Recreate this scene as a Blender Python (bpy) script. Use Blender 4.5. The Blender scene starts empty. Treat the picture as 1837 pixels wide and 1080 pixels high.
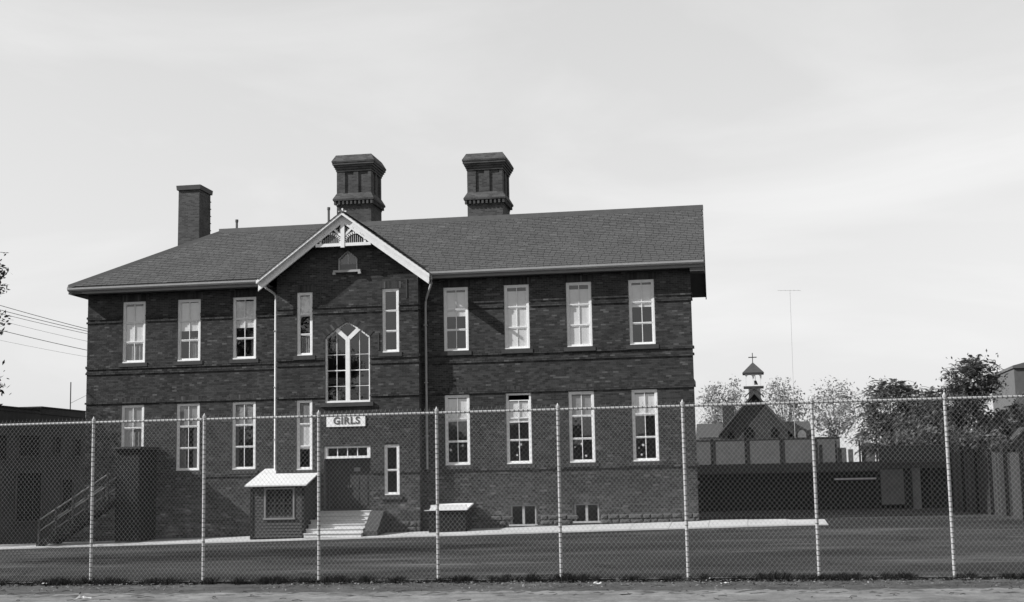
import bpy, math, random
import numpy as np
from mathutils import Matrix, Vector
random.seed(7); rng = np.random.default_rng(7)
S = bpy.context.scene
COL = S.collection

# ------------------------------------------------------------------ camera
cam = bpy.data.cameras.new('camera'); cam_o = bpy.data.objects.new('camera', cam); COL.objects.link(cam_o)
Rv = (0.98585011, 0.166605, -0.01850219); Uv = (0.03943643, -0.12323614, 0.99159348); Fv = (-0.1629243, 0.9782922, 0.12806267)
M = Matrix(((Rv[0], Uv[0], -Fv[0], 28.46743), (Rv[1], Uv[1], -Fv[1], -57.37548), (Rv[2], Uv[2], -Fv[2], 2.39921), (0, 0, 0, 1)))
cam_o.matrix_world = M
cam.sensor_width = 36.0; cam.lens = 36.0 * 2535.63 / 1837.0
cam.clip_start = 0.1; cam.clip_end = 3000
S.camera = cam_o

# ------------------------------------------------------------------ sky, sun, exposure
SUN = Vector((1.46, 0.55, -1.07)).normalized()          # direction the light travels
el = math.asin(-SUN.z); az = math.atan2(-SUN.x, -SUN.y)  # towards the sun, clockwise from +Y
world = bpy.data.worlds.new('World'); S.world = world; world.use_nodes = True
nt = world.node_tree; nt.nodes.clear()
def wn(t, **k):
    n = nt.nodes.new(t)
    for a, v in k.items(): setattr(n, a, v)
    return n
out = wn('ShaderNodeOutputWorld'); bg = wn('ShaderNodeBackground'); sky = wn('ShaderNodeTexSky', sky_type='NISHITA', sun_disc=False)
sky.sun_elevation = el; sky.sun_rotation = az; sky.dust_density = 0.0; sky.air_density = 3.0
bw = wn('ShaderNodeRGBToBW'); nt.links.new(sky.outputs[0], bw.inputs[0])
tc = wn('ShaderNodeTexCoord'); mp = wn('ShaderNodeMapping'); mp.inputs['Scale'].default_value = (1.0, 1.0, 3.6); mp.inputs['Rotation'].default_value = (0.0, 0.13, 0.3)
nt.links.new(tc.outputs['Generated'], mp.inputs[0])
no = wn('ShaderNodeTexNoise'); no.inputs['Scale'].default_value = 2.3; no.inputs['Detail'].default_value = 7; no.inputs['Roughness'].default_value = 0.55; no.inputs['Distortion'].default_value = 0.5
nt.links.new(mp.outputs[0], no.inputs['Vector'])
rp = wn('ShaderNodeValToRGB'); rp.color_ramp.elements[0].position = 0.48; rp.color_ramp.elements[1].position = 0.80
nt.links.new(no.outputs[0], rp.inputs[0])
mx = wn('ShaderNodeMix', data_type='FLOAT')
nt.links.new(rp.outputs[0], mx.inputs[0])
SKY_K = 0.62
mk = wn('ShaderNodeMath', operation='MULTIPLY_ADD'); mk.inputs[1].default_value = SKY_K; mk.inputs[2].default_value = 2.5
nt.links.new(bw.outputs[0], mk.inputs[0]); nt.links.new(mk.outputs[0], mx.inputs[2])
cl_b = wn('ShaderNodeMath', operation='MULTIPLY'); cl_b.inputs[1].default_value = 1.20; nt.links.new(mk.outputs[0], cl_b.inputs[0]); nt.links.new(cl_b.outputs[0], mx.inputs[3])
nt.links.new(mx.outputs[0], bg.inputs[0]); bg.inputs[1].default_value = 0.080
nt.links.new(bg.outputs[0], out.inputs[0])
sl = bpy.data.lights.new('sun', 'SUN'); so = bpy.data.objects.new('sun', sl); COL.objects.link(so)
sl.energy = 5.0; sl.angle = math.radians(0.5); sl.color = (1, 1, 1)
so.rotation_euler = SUN.to_track_quat('-Z', 'Y').to_euler(); so.location = (-40, -30, 50)
S.view_settings.view_transform = 'Standard'; S.view_settings.look = 'None'; S.view_settings.gamma = 1.0
S.view_settings.use_curve_mapping = False; S.view_settings.exposure = 0.75
S.render.engine = 'CYCLES'
try:
    S.cycles.max_bounces = 6; S.cycles.transparent_max_bounces = 16
except Exception: pass

# ------------------------------------------------------------------ materials
MATS = {}
def mat(name, base, rough=0.85, var=0.25, scale=4.0, island=0.0, bump=0.0, bscale=40.0, metal=0.0, spec=0.3, big=0.0, bigscale=0.35, stretch=(1, 1, 1), streak=0.0, efflo=False, dust=False):
    if name in MATS: return MATS[name]
    m = bpy.data.materials.new(name); m.use_nodes = True; t = m.node_tree; b = t.nodes['Principled BSDF']
    N = lambda ty, **k: [n := t.nodes.new(ty), [setattr(n, a, v) for a, v in k.items()]][0]
    L = t.links.new
    geo = N('ShaderNodeNewGeometry'); tcd = N('ShaderNodeTexCoord')
    vec = geo.outputs['Position']
    mpn = N('ShaderNodeMapping'); mpn.inputs['Scale'].default_value = stretch; L(vec, mpn.inputs[0])
    n1 = N('ShaderNodeTexNoise'); n1.inputs['Scale'].default_value = scale; n1.inputs['Detail'].default_value = 6; n1.inputs['Roughness'].default_value = 0.65
    L(mpn.outputs[0], n1.inputs['Vector'])
    def ma(op, a, bb):
        n = N('ShaderNodeMath', operation=op)
        for i, v in ((0, a), (1, bb)):
            if isinstance(v, (int, float)): n.inputs[i].default_value = v
            else: L(v, n.inputs[i])
        return n.outputs[0]
    f = ma('ADD', ma('MULTIPLY', ma('SUBTRACT', n1.outputs[0], 0.5), 2.0 * var * 1.6), 1.0)
    if island:
        ri = geo.outputs['Random Per Island']
        f = ma('MULTIPLY', f, ma('ADD', ma('MULTIPLY', ma('SUBTRACT', ri, 0.5), 2 * island), 1.0))
        hot = ma('MULTIPLY', ma('GREATER_THAN', ri, 0.965), island * 1.3)
        f = ma('MULTIPLY', f, ma('ADD', hot, 1.0))
    if big:
        n2 = N('ShaderNodeTexNoise'); n2.inputs['Scale'].default_value = bigscale; n2.inputs['Detail'].default_value = 4; L(vec, n2.inputs['Vector'])
        f = ma('MULTIPLY', f, ma('ADD', ma('MULTIPLY', ma('SUBTRACT', n2.outputs[0], 0.5), 3.2 * big), 1.0))
    if streak:
        mp3 = N('ShaderNodeMapping'); mp3.inputs['Scale'].default_value = (6, 6, 0.35); L(vec, mp3.inputs[0])
        n3 = N('ShaderNodeTexNoise'); n3.inputs['Scale'].default_value = 1.0; n3.inputs['Detail'].default_value = 5; L(mp3.outputs[0], n3.inputs['Vector'])
        f = ma('MULTIPLY', f, ma('ADD', ma('MULTIPLY', ma('SUBTRACT', n3.outputs[0], 0.5), 3 * streak), 1.0))
    if dust:                           # pale drifts of grit and dried puddles, plus dark tar-patched cracks
        mp5 = N('ShaderNodeMapping'); mp5.inputs['Scale'].default_value = (.10, .34, 1); mp5.inputs['Location'].default_value = (3.1, 1.7, 0); L(vec, mp5.inputs[0])
        n5 = N('ShaderNodeTexNoise'); n5.inputs['Scale'].default_value = 1.5; n5.inputs['Detail'].default_value = 8; n5.inputs['Roughness'].default_value = .72; L(mp5.outputs[0], n5.inputs['Vector'])
        m5 = N('ShaderNodeMapRange'); m5.inputs[1].default_value = .50; m5.inputs[2].default_value = .72; L(n5.outputs[0], m5.inputs[0])
        f = ma('MULTIPLY', f, ma('ADD', ma('MULTIPLY', m5.outputs[0], 3.0), 1.0))
        vo = N('ShaderNodeTexVoronoi', feature='DISTANCE_TO_EDGE'); vo.inputs['Scale'].default_value = .16
        nd = N('ShaderNodeTexNoise'); nd.inputs['Scale'].default_value = .6; nd.inputs['Detail'].default_value = 5; L(vec, nd.inputs['Vector'])
        vm = N('ShaderNodeVectorMath', operation='MULTIPLY_ADD'); vm.inputs[1].default_value = (3, 3, 0); L(nd.outputs['Color'], vm.inputs[0]); L(vec, vm.inputs[2]); L(vm.outputs[0], vo.inputs['Vector'])
        f = ma('MULTIPLY', f, ma('SUBTRACT', 1.0, ma('MULTIPLY', ma('LESS_THAN', vo.outputs['Distance'], .010), .55)))
    if efflo:                          # salts and repointing bleach the brick near the ground
        sx = N('ShaderNodeSeparateXYZ'); L(vec, sx.inputs[0])
        mr = N('ShaderNodeMapRange'); mr.inputs[1].default_value = 3.3; mr.inputs[2].default_value = 0.8; L(sx.outputs['Z'], mr.inputs[0])
        mp4 = N('ShaderNodeMapping'); mp4.inputs['Scale'].default_value = (.9, .9, 3.2); L(vec, mp4.inputs[0])
        n4 = N('ShaderNodeTexNoise'); n4.inputs['Scale'].default_value = 1.3; n4.inputs['Detail'].default_value = 7; n4.inputs['Roughness'].default_value = .7; L(mp4.outputs[0], n4.inputs['Vector'])
        m4 = N('ShaderNodeMapRange'); m4.inputs[1].default_value = .50; m4.inputs[2].default_value = .78; L(n4.outputs[0], m4.inputs[0])
        f = ma('MULTIPLY', f, ma('ADD', ma('MULTIPLY', ma('MULTIPLY', m4.outputs[0], mr.outputs[0]), 1.7), 1.0))
        f = ma('MULTIPLY', f, ma('ADD', ma('MULTIPLY', mr.outputs[0], .22), 1.0))
    v = ma('MAXIMUM', ma('MULTIPLY', f, base), 0.004)
    cmb = N('ShaderNodeCombineColor'); [L(v, cmb.inputs[i]) for i in range(3)]
    L(cmb.outputs[0], b.inputs['Base Color'])
    b.inputs['Roughness'].default_value = rough; b.inputs['Metallic'].default_value = metal; b.inputs['Specular IOR Level'].default_value = spec
    if bump:
        nb = N('ShaderNodeTexNoise'); nb.inputs['Scale'].default_value = bscale; nb.inputs['Detail'].default_value = 5; L(vec, nb.inputs['Vector'])
        bp = N('ShaderNodeBump'); bp.inputs['Strength'].default_value = bump; bp.inputs['Distance'].default_value = 0.02; L(nb.outputs[0], bp.inputs['Height']); L(bp.outputs[0], b.inputs['Normal'])
    MATS[name] = m
    return m
def brick_tex(name, c1, c2, mortar, scale=1.0):
    m = bpy.data.materials.new(name); m.use_nodes = True; t = m.node_tree; b = t.nodes['Principled BSDF']; L = t.links.new
    geo = t.nodes.new('ShaderNodeNewGeometry'); sp = t.nodes.new('ShaderNodeSeparateXYZ'); L(geo.outputs['Position'], sp.inputs[0])
    cb = t.nodes.new('ShaderNodeCombineXYZ'); L(sp.outputs['Z'], cb.inputs[1])
    uu = t.nodes.new('ShaderNodeMath'); L(sp.outputs['X'], uu.inputs[0]); L(sp.outputs['Y'], uu.inputs[1]); L(uu.outputs[0], cb.inputs[0])
    br = t.nodes.new('ShaderNodeTexBrick'); L(cb.outputs[0], br.inputs['Vector'])
    br.inputs['Color1'].default_value = (c1,) * 3 + (1,); br.inputs['Color2'].default_value = (c2,) * 3 + (1,); br.inputs['Mortar'].default_value = (mortar,) * 3 + (1,)
    br.inputs['Scale'].default_value = scale; br.inputs['Mortar Size'].default_value = 0.006; br.inputs['Brick Width'].default_value = 0.22; br.inputs['Row Height'].default_value = 0.075; br.inputs['Bias'].default_value = -0.1
    no = t.nodes.new('ShaderNodeTexNoise'); no.inputs['Scale'].default_value = 0.8; no.inputs['Detail'].default_value = 6; L(geo.outputs['Position'], no.inputs['Vector'])
    ml = t.nodes.new('ShaderNodeMix'); ml.data_type = 'RGBA'; ml.blend_type = 'MULTIPLY'; ml.inputs[0].default_value = 0.6
    L(br.outputs[0], ml.inputs[6]); L(no.outputs[0], ml.inputs[7]); L(ml.outputs[2], b.inputs['Base Color'])
    b.inputs['Roughness'].default_value = 0.9; b.inputs['Specular IOR Level'].default_value = 0.2
    bp = t.nodes.new('ShaderNodeBump'); bp.inputs['Strength'].default_value = 0.5; bp.inputs['Distance'].default_value = 0.01; bp.invert = True
    L(br.outputs['Fac'], bp.inputs['Height']); L(bp.outputs[0], b.inputs['Normal'])
    return m
def glass_mat():
    m = bpy.data.materials.new('window_glass'); m.use_nodes = True; t = m.node_tree; t.nodes.clear(); L = t.links.new
    o = t.nodes.new('ShaderNodeOutputMaterial'); mi = t.nodes.new('ShaderNodeMixShader'); tr = t.nodes.new('ShaderNodeBsdfTransparent'); gl = t.nodes.new('ShaderNodeBsdfGlossy')
    geo = t.nodes.new('ShaderNodeNewGeometry')
    dt = t.nodes.new('ShaderNodeVectorMath'); dt.operation = 'DOT_PRODUCT'; L(geo.outputs['Normal'], dt.inputs[0]); L(geo.outputs['Incoming'], dt.inputs[1])
    def mth(op, a, b=None):
        n = t.nodes.new('ShaderNodeMath'); n.operation = op
        for i, v in ((0, a), (1, b)):
            if v is None: continue
            if isinstance(v, (int, float)): n.inputs[i].default_value = v
            else: L(v, n.inputs[i])
        return n
    # Schlick reflectance of a two-sided pane
    k = mth('MULTIPLY_ADD', mth('POWER', mth('SUBTRACT', 1.0, mth('ABSOLUTE', dt.outputs['Value']).outputs[0]).outputs[0], 5.0).outputs[0], 0.92); k.inputs[2].default_value = 0.08
    no = t.nodes.new('ShaderNodeTexNoise'); no.inputs['Scale'].default_value = 1.6; L(geo.outputs['Position'], no.inputs['Vector'])
    bp = t.nodes.new('ShaderNodeBump'); bp.inputs['Strength'].default_value = 0.04; bp.inputs['Distance'].default_value = 0.05; L(no.outputs[0], bp.inputs['Height']); L(bp.outputs[0], gl.inputs['Normal'])
    tr.inputs[0].default_value = (0.95,) * 3 + (1,); gl.inputs[0].default_value = (0.95,) * 3 + (1,); gl.inputs[1].default_value = 0.015
    L(k.outputs[0], mi.inputs[0]); L(tr.outputs[0], mi.inputs[1]); L(gl.outputs[0], mi.inputs[2]); L(mi.outputs[0], o.inputs[0])
    return m
def leaf_mat(name, base, var=0.5):
    m = bpy.data.materials.new(name); m.use_nodes = True; t = m.node_tree; t.nodes.clear(); L = t.links.new
    o = t.nodes.new('ShaderNodeOutputMaterial'); mi = t.nodes.new('ShaderNodeMixShader'); d = t.nodes.new('ShaderNodeBsdfDiffuse'); tr = t.nodes.new('ShaderNodeBsdfTranslucent')
    geo = t.nodes.new('ShaderNodeNewGeometry'); a = t.nodes.new('ShaderNodeMath'); a.operation = 'MULTIPLY_ADD'; a.inputs[1].default_value = 2 * var * base; a.inputs[2].default_value = base * (1 - var)
    L(geo.outputs['Random Per Island'], a.inputs[0]); c = t.nodes.new('ShaderNodeCombineColor'); [L(a.outputs[0], c.inputs[i]) for i in range(3)]
    L(c.outputs[0], d.inputs[0]); L(c.outputs[0], tr.inputs[0]); mi.inputs[0].default_value = 0.3
    L(d.outputs[0], mi.inputs[1]); L(tr.outputs[0], mi.inputs[2]); L(mi.outputs[0], o.inputs[0])
    MATS[name] = m; return m

BRICK = mat('dark_face_brick', 0.043, 0.9, 0.22, 7.0, island=0.36, big=0.26, bigscale=0.45, spec=0.05, efflo=True, streak=0.10)
BRICK_CH = mat('chimney_brick', 0.055, 0.9, 0.25, 7.0, island=0.40, big=0.12, spec=0.2)
ARCHB = mat('arch_brick', 0.032, 0.9, 0.2, 7.0, island=0.25, spec=0.2)
MORTAR = mat('mortar', 0.105, 0.95, 0.3, 9.0, big=0.22, bigscale=0.45, spec=0.05)
SIDEBRICK = brick_tex('side_brick', 0.08, 0.04, 0.08)
BACKBRICK = brick_tex('plain_brick', 0.10, 0.055, 0.12)
STONE = mat('rough_stone', 0.062, 0.95, 0.35, 5.0, island=0.35, bump=0.8, bscale=9.0, spec=0.2)
DARKSTONE = mat('dark_sill_stone', 0.045, 0.85, 0.3, 6.0, spec=0.2)
SHINGLE = mat('asphalt_shingle', 0.060, 0.95, 0.2, 9.0, island=0.11, big=0.10, bigscale=0.6, spec=0.15)
ROOFDARK = mat('roof_underlay', 0.05, 0.95, 0.2, 5.0)
RIDGE = mat('ridge_metal', 0.085, 0.7, 0.25, 3.0)
WHITE = mat('white_paint', 0.62, 0.55, 0.12, 6.0, big=0.06, streak=0.06)
TRIM = mat('grey_trim_paint', 0.28, 0.6, 0.15, 6.0, streak=0.06)
GUTTER = mat('gutter_metal', 0.28, 0.45, 0.15, 3.0, streak=0.05)
FASCIA = mat('fascia_paint', 0.15, 0.6, 0.15, 4.0)
SOFFIT = mat('soffit_boards', 0.10, 0.8, 0.2, 5.0)
DOORP = mat('dark_door_paint', 0.030, 0.5, 0.25, 5.0, streak=0.1)
GLASS = glass_mat()
BLIND = mat('window_shade_cloth', 0.56, 0.9, 0.10, 5.0, big=0.08, bigscale=1.4)
CURT = mat('curtain_cloth', 0.16, 0.9, 0.3, 3.0)
ROOM = mat('dark_room', 0.10, 0.9, 0.2, 2.0)
CONC = mat('concrete_walk', 0.34, 0.9, 0.16, 1.4, big=0.12, bigscale=0.5, bump=0.2, bscale=30, spec=0.2)
CONC2 = mat('step_concrete', 0.48, 0.9, 0.16, 3.0, big=0.10, bump=0.2, bscale=30, spec=0.2)
ASPH = mat('asphalt', 0.020, 0.92, 0.95, 1.0, big=0.30, bigscale=0.16, bump=0.35, bscale=60, spec=0.1, stretch=(0.16, 0.26, 1), dust=True)
DIRT = mat('dry_dirt', 0.062, 0.97, 0.45, 3.0, big=0.42, bigscale=0.9, bump=1.0, bscale=9.0, spec=0.05)
PATH = mat('packed_path', 0.125, 0.97, 0.5, 2.4, big=0.42, bigscale=1.1, bump=1.0, bscale=8.0, spec=0.1, stretch=(0.5, 1.6, 1))
GALV = mat('galvanised_steel', 0.38, 0.55, 0.12, 30.0, spec=0.4)
WIRE = mat('galvanised_wire', 0.20, 0.6, 0.10, 30.0, spec=0.3)
WOOD_D = mat('dark_siding_paint', 0.034, 0.8, 0.3, 4.0, stretch=(0.4, 1, 5), streak=0.1)
WOOD_B = mat('black_creosote_wood', 0.006, 0.85, 0.3, 4.0, streak=0.1)
WOOD_F = mat('weathered_fence_board', 0.035, 0.9, 0.35, 4.0, island=0.3, streak=0.25)
STUCCO = mat('grey_render', 0.085, 0.95, 0.2, 2.5, big=0.12, streak=0.06)
PALEW = mat('pale_wall', 0.075, 0.95, 0.2, 2.5, big=0.12, streak=0.08)
TARROOF = mat('tar_roof', 0.03, 0.9, 0.3, 3.0)
CH_ROOF = mat('church_roof', 0.045, 0.9, 0.25, 5.0)
LEADC = mat('lead_cap', 0.05, 0.7, 0.2, 4.0)
BARK = mat('bark', 0.05, 0.95, 0.4, 12.0, bump=0.6, bscale=20)
GRASSM = leaf_mat('grass_blades', 0.024, 0.6)
LEAF_D = leaf_mat('dark_leaves', 0.062, 0.6)
LEAF_M = leaf_mat('mid_leaves', 0.085, 0.5)
LEAF_P = leaf_mat('pale_leaves', 0.24, 0.5)
LITTER = leaf_mat('fallen_leaves', 0.13, 0.8)
PAPER = mat('paper', 0.42, 0.8, 0.08, 8.0)
WIREBLK = mat('black_cable', 0.03, 0.7, 0.1, 5.0)
LETTER = mat('carved_letter', 0.08, 0.9, 0.2, 10.0)
SIGNW = mat('white_stone_sign', 0.66, 0.8, 0.08, 10.0)

# ------------------------------------------------------------------ mesh helpers (world coordinates)
class MB:
    def __init__(s): s.v = []; s.f = []
    def quad(s, a, b, c, d):
        n = len(s.v); s.v += [a, b, c, d]; s.f.append((n, n+1, n+2, n+3)); return s
    def poly(s, pts):
        n = len(s.v); s.v += list(pts); s.f.append(tuple(range(n, n+len(pts)))); return s
    def box(s, x0, x1, y0, y1, z0, z1, skip=''):
        n = len(s.v)
        s.v += [(x0,y0,z0),(x1,y0,z0),(x1,y1,z0),(x0,y1,z0),(x0,y0,z1),(x1,y0,z1),(x1,y1,z1),(x0,y1,z1)]
        F = {'b': (0,3,2,1), 't': (4,5,6,7), 'f': (0,1,5,4), 'r': (1,2,6,5), 'k': (2,3,7,6), 'l': (3,0,4,7)}
        for k, q in F.items():
            if k not in skip: s.f.append(tuple(n+i for i in q))
        return s
    def prism(s, pts, y0, y1):          # polygon in XZ (counter-clockwise seen from -Y) extruded along Y
        n = len(s.v); k = len(pts)
        s.v += [(p[0], y0, p[1]) for p in pts] + [(p[0], y1, p[1]) for p in pts]
        s.f.append(tuple(range(n, n+k))); s.f.append(tuple(range(n+2*k-1, n+k-1, -1)))
        for i in range(k):
            j = (i+1) % k; s.f.append((n+j, n+i, n+k+i, n+k+j))
        return s
    def prism_x(s, pts, x0, x1):        # polygon in YZ extruded along X
        n = len(s.v); k = len(pts)
        s.v += [(x0, p[0], p[1]) for p in pts] + [(x1, p[0], p[1]) for p in pts]
        s.f.append(tuple(range(n+k-1, n-1, -1))); s.f.append(tuple(range(n+k, n+2*k)))
        for i in range(k):
            j = (i+1) % k; s.f.append((n+i, n+j, n+k+j, n+k+i))
        return s
    def tube(s, pts, r, sides=8, caps=True, r2=None):
        P = [Vector(p) for p in pts]; n0 = len(s.v); m = len(P)
        for i, p in enumerate(P):
            d = (P[min(i+1, m-1)] - P[max(i-1, 0)]).normalized()
            a = d.cross(Vector((0.13, 0.21, 0.97)) if abs(d.z) < 0.9 else Vector((1, 0, 0.02))).normalized(); b = d.cross(a)
            rr = r if r2 is None else r + (r2 - r) * i / (m - 1)
            for k in range(sides):
                t = 2 * math.pi * k / sides; s.v.append(tuple(p + a * (rr * math.cos(t)) + b * (rr * math.sin(t))))
        for i in range(m-1):
            for k in range(sides):
                k2 = (k+1) % sides
                s.f.append((n0+i*sides+k, n0+i*sides+k2, n0+(i+1)*sides+k2, n0+(i+1)*sides+k))
        if caps:
            s.f.append(tuple(n0+k for k in range(sides-1, -1, -1))); s.f.append(tuple(n0+(m-1)*sides+k for k in range(sides)))
        return s
    def frustum(s, cx, cy, z0, hx0, hy0, z1, hx1, hy1, cap=True):
        n = len(s.v)
        for z, hx, hy in ((z0, hx0, hy0), (z1, hx1, hy1)):
            s.v += [(cx-hx,cy-hy,z),(cx+hx,cy-hy,z),(cx+hx,cy+hy,z),(cx-hx,cy+hy,z)]
        for i in range(4):
            j = (i+1) % 4; s.f.append((n+i, n+j, n+4+j, n+4+i))
        if cap: s.f.append((n+4, n+5, n+6, n+7)); s.f.append((n+3, n+2, n+1, n))
        return s
    def build(s, name, m, parent=None, kind=None, smooth=False):
        org = Vector((0, 0, 0)) if parent is None else root_loc(parent)
        me = bpy.data.meshes.new(name)
        me.from_pydata([(v[0]-org.x, v[1]-org.y, v[2]-org.z) for v in s.v], [], s.f); me.materials.append(m)
        if smooth: me.shade_smooth()
        o = bpy.data.objects.new(name, me); COL.objects.link(o)
        if parent is not None: o.parent = parent
        if kind: o['kind'] = kind
        return o
ROOT = {}
def root_loc(o):
    while o.parent is not None: o = o.parent
    return ROOT.get(o.name, Vector((0, 0, 0)))
def thing(name, label, cat, loc=(0, 0, 0), group=None):
    o = bpy.data.objects.new(name, None); COL.objects.link(o); o.location = loc; ROOT[o.name] = Vector(loc)
    o.empty_display_size = 0.3
    o['label'] = label; o['category'] = cat
    if group: o['group'] = group
    return o
def tag(o, label, cat, group=None):
    o['label'] = label; o['category'] = cat
    if group: o['group'] = group
    return o
def inst(name, me, loc, parent, rot=None, scale=None):
    o = bpy.data.objects.new(name, me); COL.objects.link(o); o.parent = parent
    o.location = Vector(loc) - (root_loc(parent) if parent is not None else Vector((0, 0, 0)))
    if rot is not None: o.rotation_euler = rot
    if scale is not None: o.scale = scale
    return o
def mesh_of(mb, name, m, smooth=False):
    me = bpy.data.meshes.new(name); me.from_pydata(mb.v, [], mb.f); me.materials.append(m)
    if smooth: me.shade_smooth()
    return me

# ------------------------------------------------------------------ ground
def clampf(a, lo, hi): return max(lo, min(hi, a))
def zf(X): return 0.13 + 0.0168 * clampf(X, -25, 30)
def zw(X): return 0.22 + 0.0203 * clampf(X, -25, 27)
def gz(X, Y):
    if Y <= -29.9: return 0.5
    if Y <= -2.6:
        t = (Y + 29.9) / 27.3; return 0.5 * (1 - t) + zf(X) * t
    if Y <= 0.25:
        t = (Y + 2.6) / 2.85; return zf(X) * (1 - t) + zw(X) * t
    t = clampf((Y - 0.25) / 16, 0, 1); return zw(X) * (1 - t) + (zw(X) + 0.06) * t
def sheet(name, xs, ys, dz, m, jit=0.0):
    mb = MB(); nx, ny = len(xs), len(ys)
    for y in ys:
        for x in xs: mb.v.append((x, y, gz(x, y) + dz + (random.uniform(-jit, jit) if jit else 0)))
    for j in range(ny-1):
        for i in range(nx-1): a = j*nx+i; mb.f.append((a, a+1, a+nx+1, a+nx))
    o = mb.build(name, m, None, 'structure', smooth=True); return o
def span(a, b, n): return [a + (b - a) * i / n for i in range(n + 1)]
sheet('ground', [-900, -300, -100] + span(-60, 70, 40) + [120, 300, 900], [-900, -300, -120, -90, -70] + span(-60, -29.9, 10) + span(-27, -2.6, 8) + [-1.2, 0.25, 4, 8, 16.25, 30, 60, 120, 300, 900], -0.03, DIRT)
sheet('asphalt_yard', span(-24, 50, 37), [-29.55] + span(-27, -2.6, 8)[1:] + [-1.2, 0.25, 4, 8, 12, 16.25, 26], 0.0, ASPH)
sheet('verge', span(0, 46, 400), span(-33.2, -29.55, 34), 0.006, DIRT, jit=0.016)
sheet('footpath', span(0, 46, 400), span(-37.5, -32.35, 44), 0.014, PATH, jit=0.014)
for v_ in bpy.data.objects['footpath'].data.vertices:
    if v_.co.y < -37.3: v_.co.z -= .06
# concrete walk of slabs along the school
xs = span(-4.6, 31.2, 24)
base_mb = MB()
for i in range(len(xs)-1):
    a, b = xs[i], xs[i+1]
    for y0, y1 in ((-2.63, 0.28),):
        base_mb.poly([(a, y0, gz(a, -2.6)+0.004), (b, y0, gz(b, -2.6)+0.004), (b, y1, gz(b, .25)+0.012), (a, y1, gz(a, .25)+0.012)])
pav = base_mb.build('pavement', CONC, None, 'structure')
for i in range(len(xs)-1):
    a, b = xs[i] + 0.008, xs[i+1] - 0.008
    yb = 0.2 if a < 8 or a > 15.2 else -0.52
    h = 0.045 + random.uniform(-0.006, 0.008)
    zf0 = gz(a, -2.6); zf1 = gz(b, -2.6); t = (yb + 2.6) / 2.85
    zb0 = zf(a)*(1-t) + zw(a)*t; zb1 = zf(b)*(1-t) + zw(b)*t
    m = MB(); n = 0
    if i == len(xs)-2:
        pts = [(a, -2.6), (b, -2.6), (a, yb)]
    else: pts = [(a, -2.6), (b, -2.6), (b, yb), (a, yb)]
    top = []
    for (x, y) in pts:
        t = (y + 2.6) / 2.85; top.append((x, y, zf(x)*(1-t) + zw(x)*t + h))
    m.poly(top)
    k = len(top)
    for q in range(k):
        p1, p2 = top[q], top[(q+1) % k]
        m.quad((p1[0], p1[1], p1[2]-h-0.02), (p2[0], p2[1], p2[2]-h-0.02), p2, p1)
    m.build('slab', CONC, pav)

# ------------------------------------------------------------------ the school
XC = 11.97                                   # centre line of the bay
YL, YR, YB = 0.25, 0.0, -0.5                 # faces of left wing, right wing and bay
XR = 26.29
SL_B = 0.742                                 # pitch of the bay gable
school = thing('school_building', 'two-storey dark brick schoolhouse with gabled centre bay and tall sash windows', 'school', (13.0, 4.8, 0.5))
def rskew(Y): return XR - 0.045 * max(Y, 0)

WU = (7.898, 10.591); WL = (3.194, 6.089); WW = 1.05
XL = [1.633, 4.161, 6.67]; XRW = [16.001, 18.572, 21.169, 23.746]
# openings: (wall, x0, x1, z0, z1, shape)
def pointed(x0, x1, spring, apex):
    c, h = (x0 + x1) / 2, (x1 - x0) / 2
    def iv(z):
        if z <= spring: return (x0, x1)
        t = (z - spring) / (apex - spring)
        if t >= 1: return None
        w = h * (1 - t) ** 0.82
        return (c - w, c + w)
    return iv
OPEN = {'L': [], 'B': [], 'R': []}
def opening(wall, x0, x1, z0, z1, iv=None): OPEN[wall].append((x0, x1, z0, z1, iv))
for x in XL:
    opening('L', x, x+WW, *WU); opening('L', x, x+WW, *WL)
for x in XRW:
    opening('R', x, x+WW, *WU); opening('R', x, x+WW, *WL)
opening('R', 18.67, 19.75, 0.70, 1.53); opening('R', 21.29, 22.31, 0.79, 1.54)
opening('B', 9.79, 10.47, 7.88, 10.57); opening('B', 13.49, 14.21, 7.9, 10.58)
opening('B', 9.77, 10.46, 3.12, 6.03); opening('B', 13.53, 14.18, 2.02, 4.10)
opening('B', 10.97, 12.95, 1.42, 4.08)
P_SP, P_AP = 8.60, 9.26
opening('B', 11.01, 12.95, 5.87, P_AP, pointed(11.01, 12.95, P_SP, P_AP))
opening('B', 11.59, 12.43, 11.42, 12.27, pointed(11.59, 12.43, 11.93, 12.27))
CH = 0.0752
WALLS = {'L': (0.0, 8.9, 0.2, 11.02, YL), 'B': (8.9, 15.04, 0.3, 13.5, YB), 'R': (15.04, XR, 0.4, 11.02, YR)}
BELTS = [(9.665, 9.745, .045), (9.875, 9.955, .04), (7.435, 7.515, .045), (7.70, 7.80, .05), (6.143, 6.222, .05), (2.94, 3.09, .055), (2.06, 2.10, .012)]
def hw_bay(z): return 3.07 if z < 11.25 else max(0.0, (13.50 - z) / SL_B)
def extent(w, z):
    x0, x1, _, _, _ = WALLS[w]
    if w == 'B': h = hw_bay(z); return (max(x0, XC - h), min(x1, XC + h))
    return (x0, x1)
def intervals(w, z):
    a, b = extent(w, z)
    cuts = []
    for x0, x1, z0, z1, iv in OPEN[w]:
        if z0 <= z < z1:
            c = iv(z) if iv else (x0, x1)
            if c: cuts.append(c)
    cuts.sort(); out = []; p = a
    for c in cuts:
        if c[0] > p: out.append((p, c[0]))
        p = max(p, c[1])
    if b > p: out.append((p, b))
    return out
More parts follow.
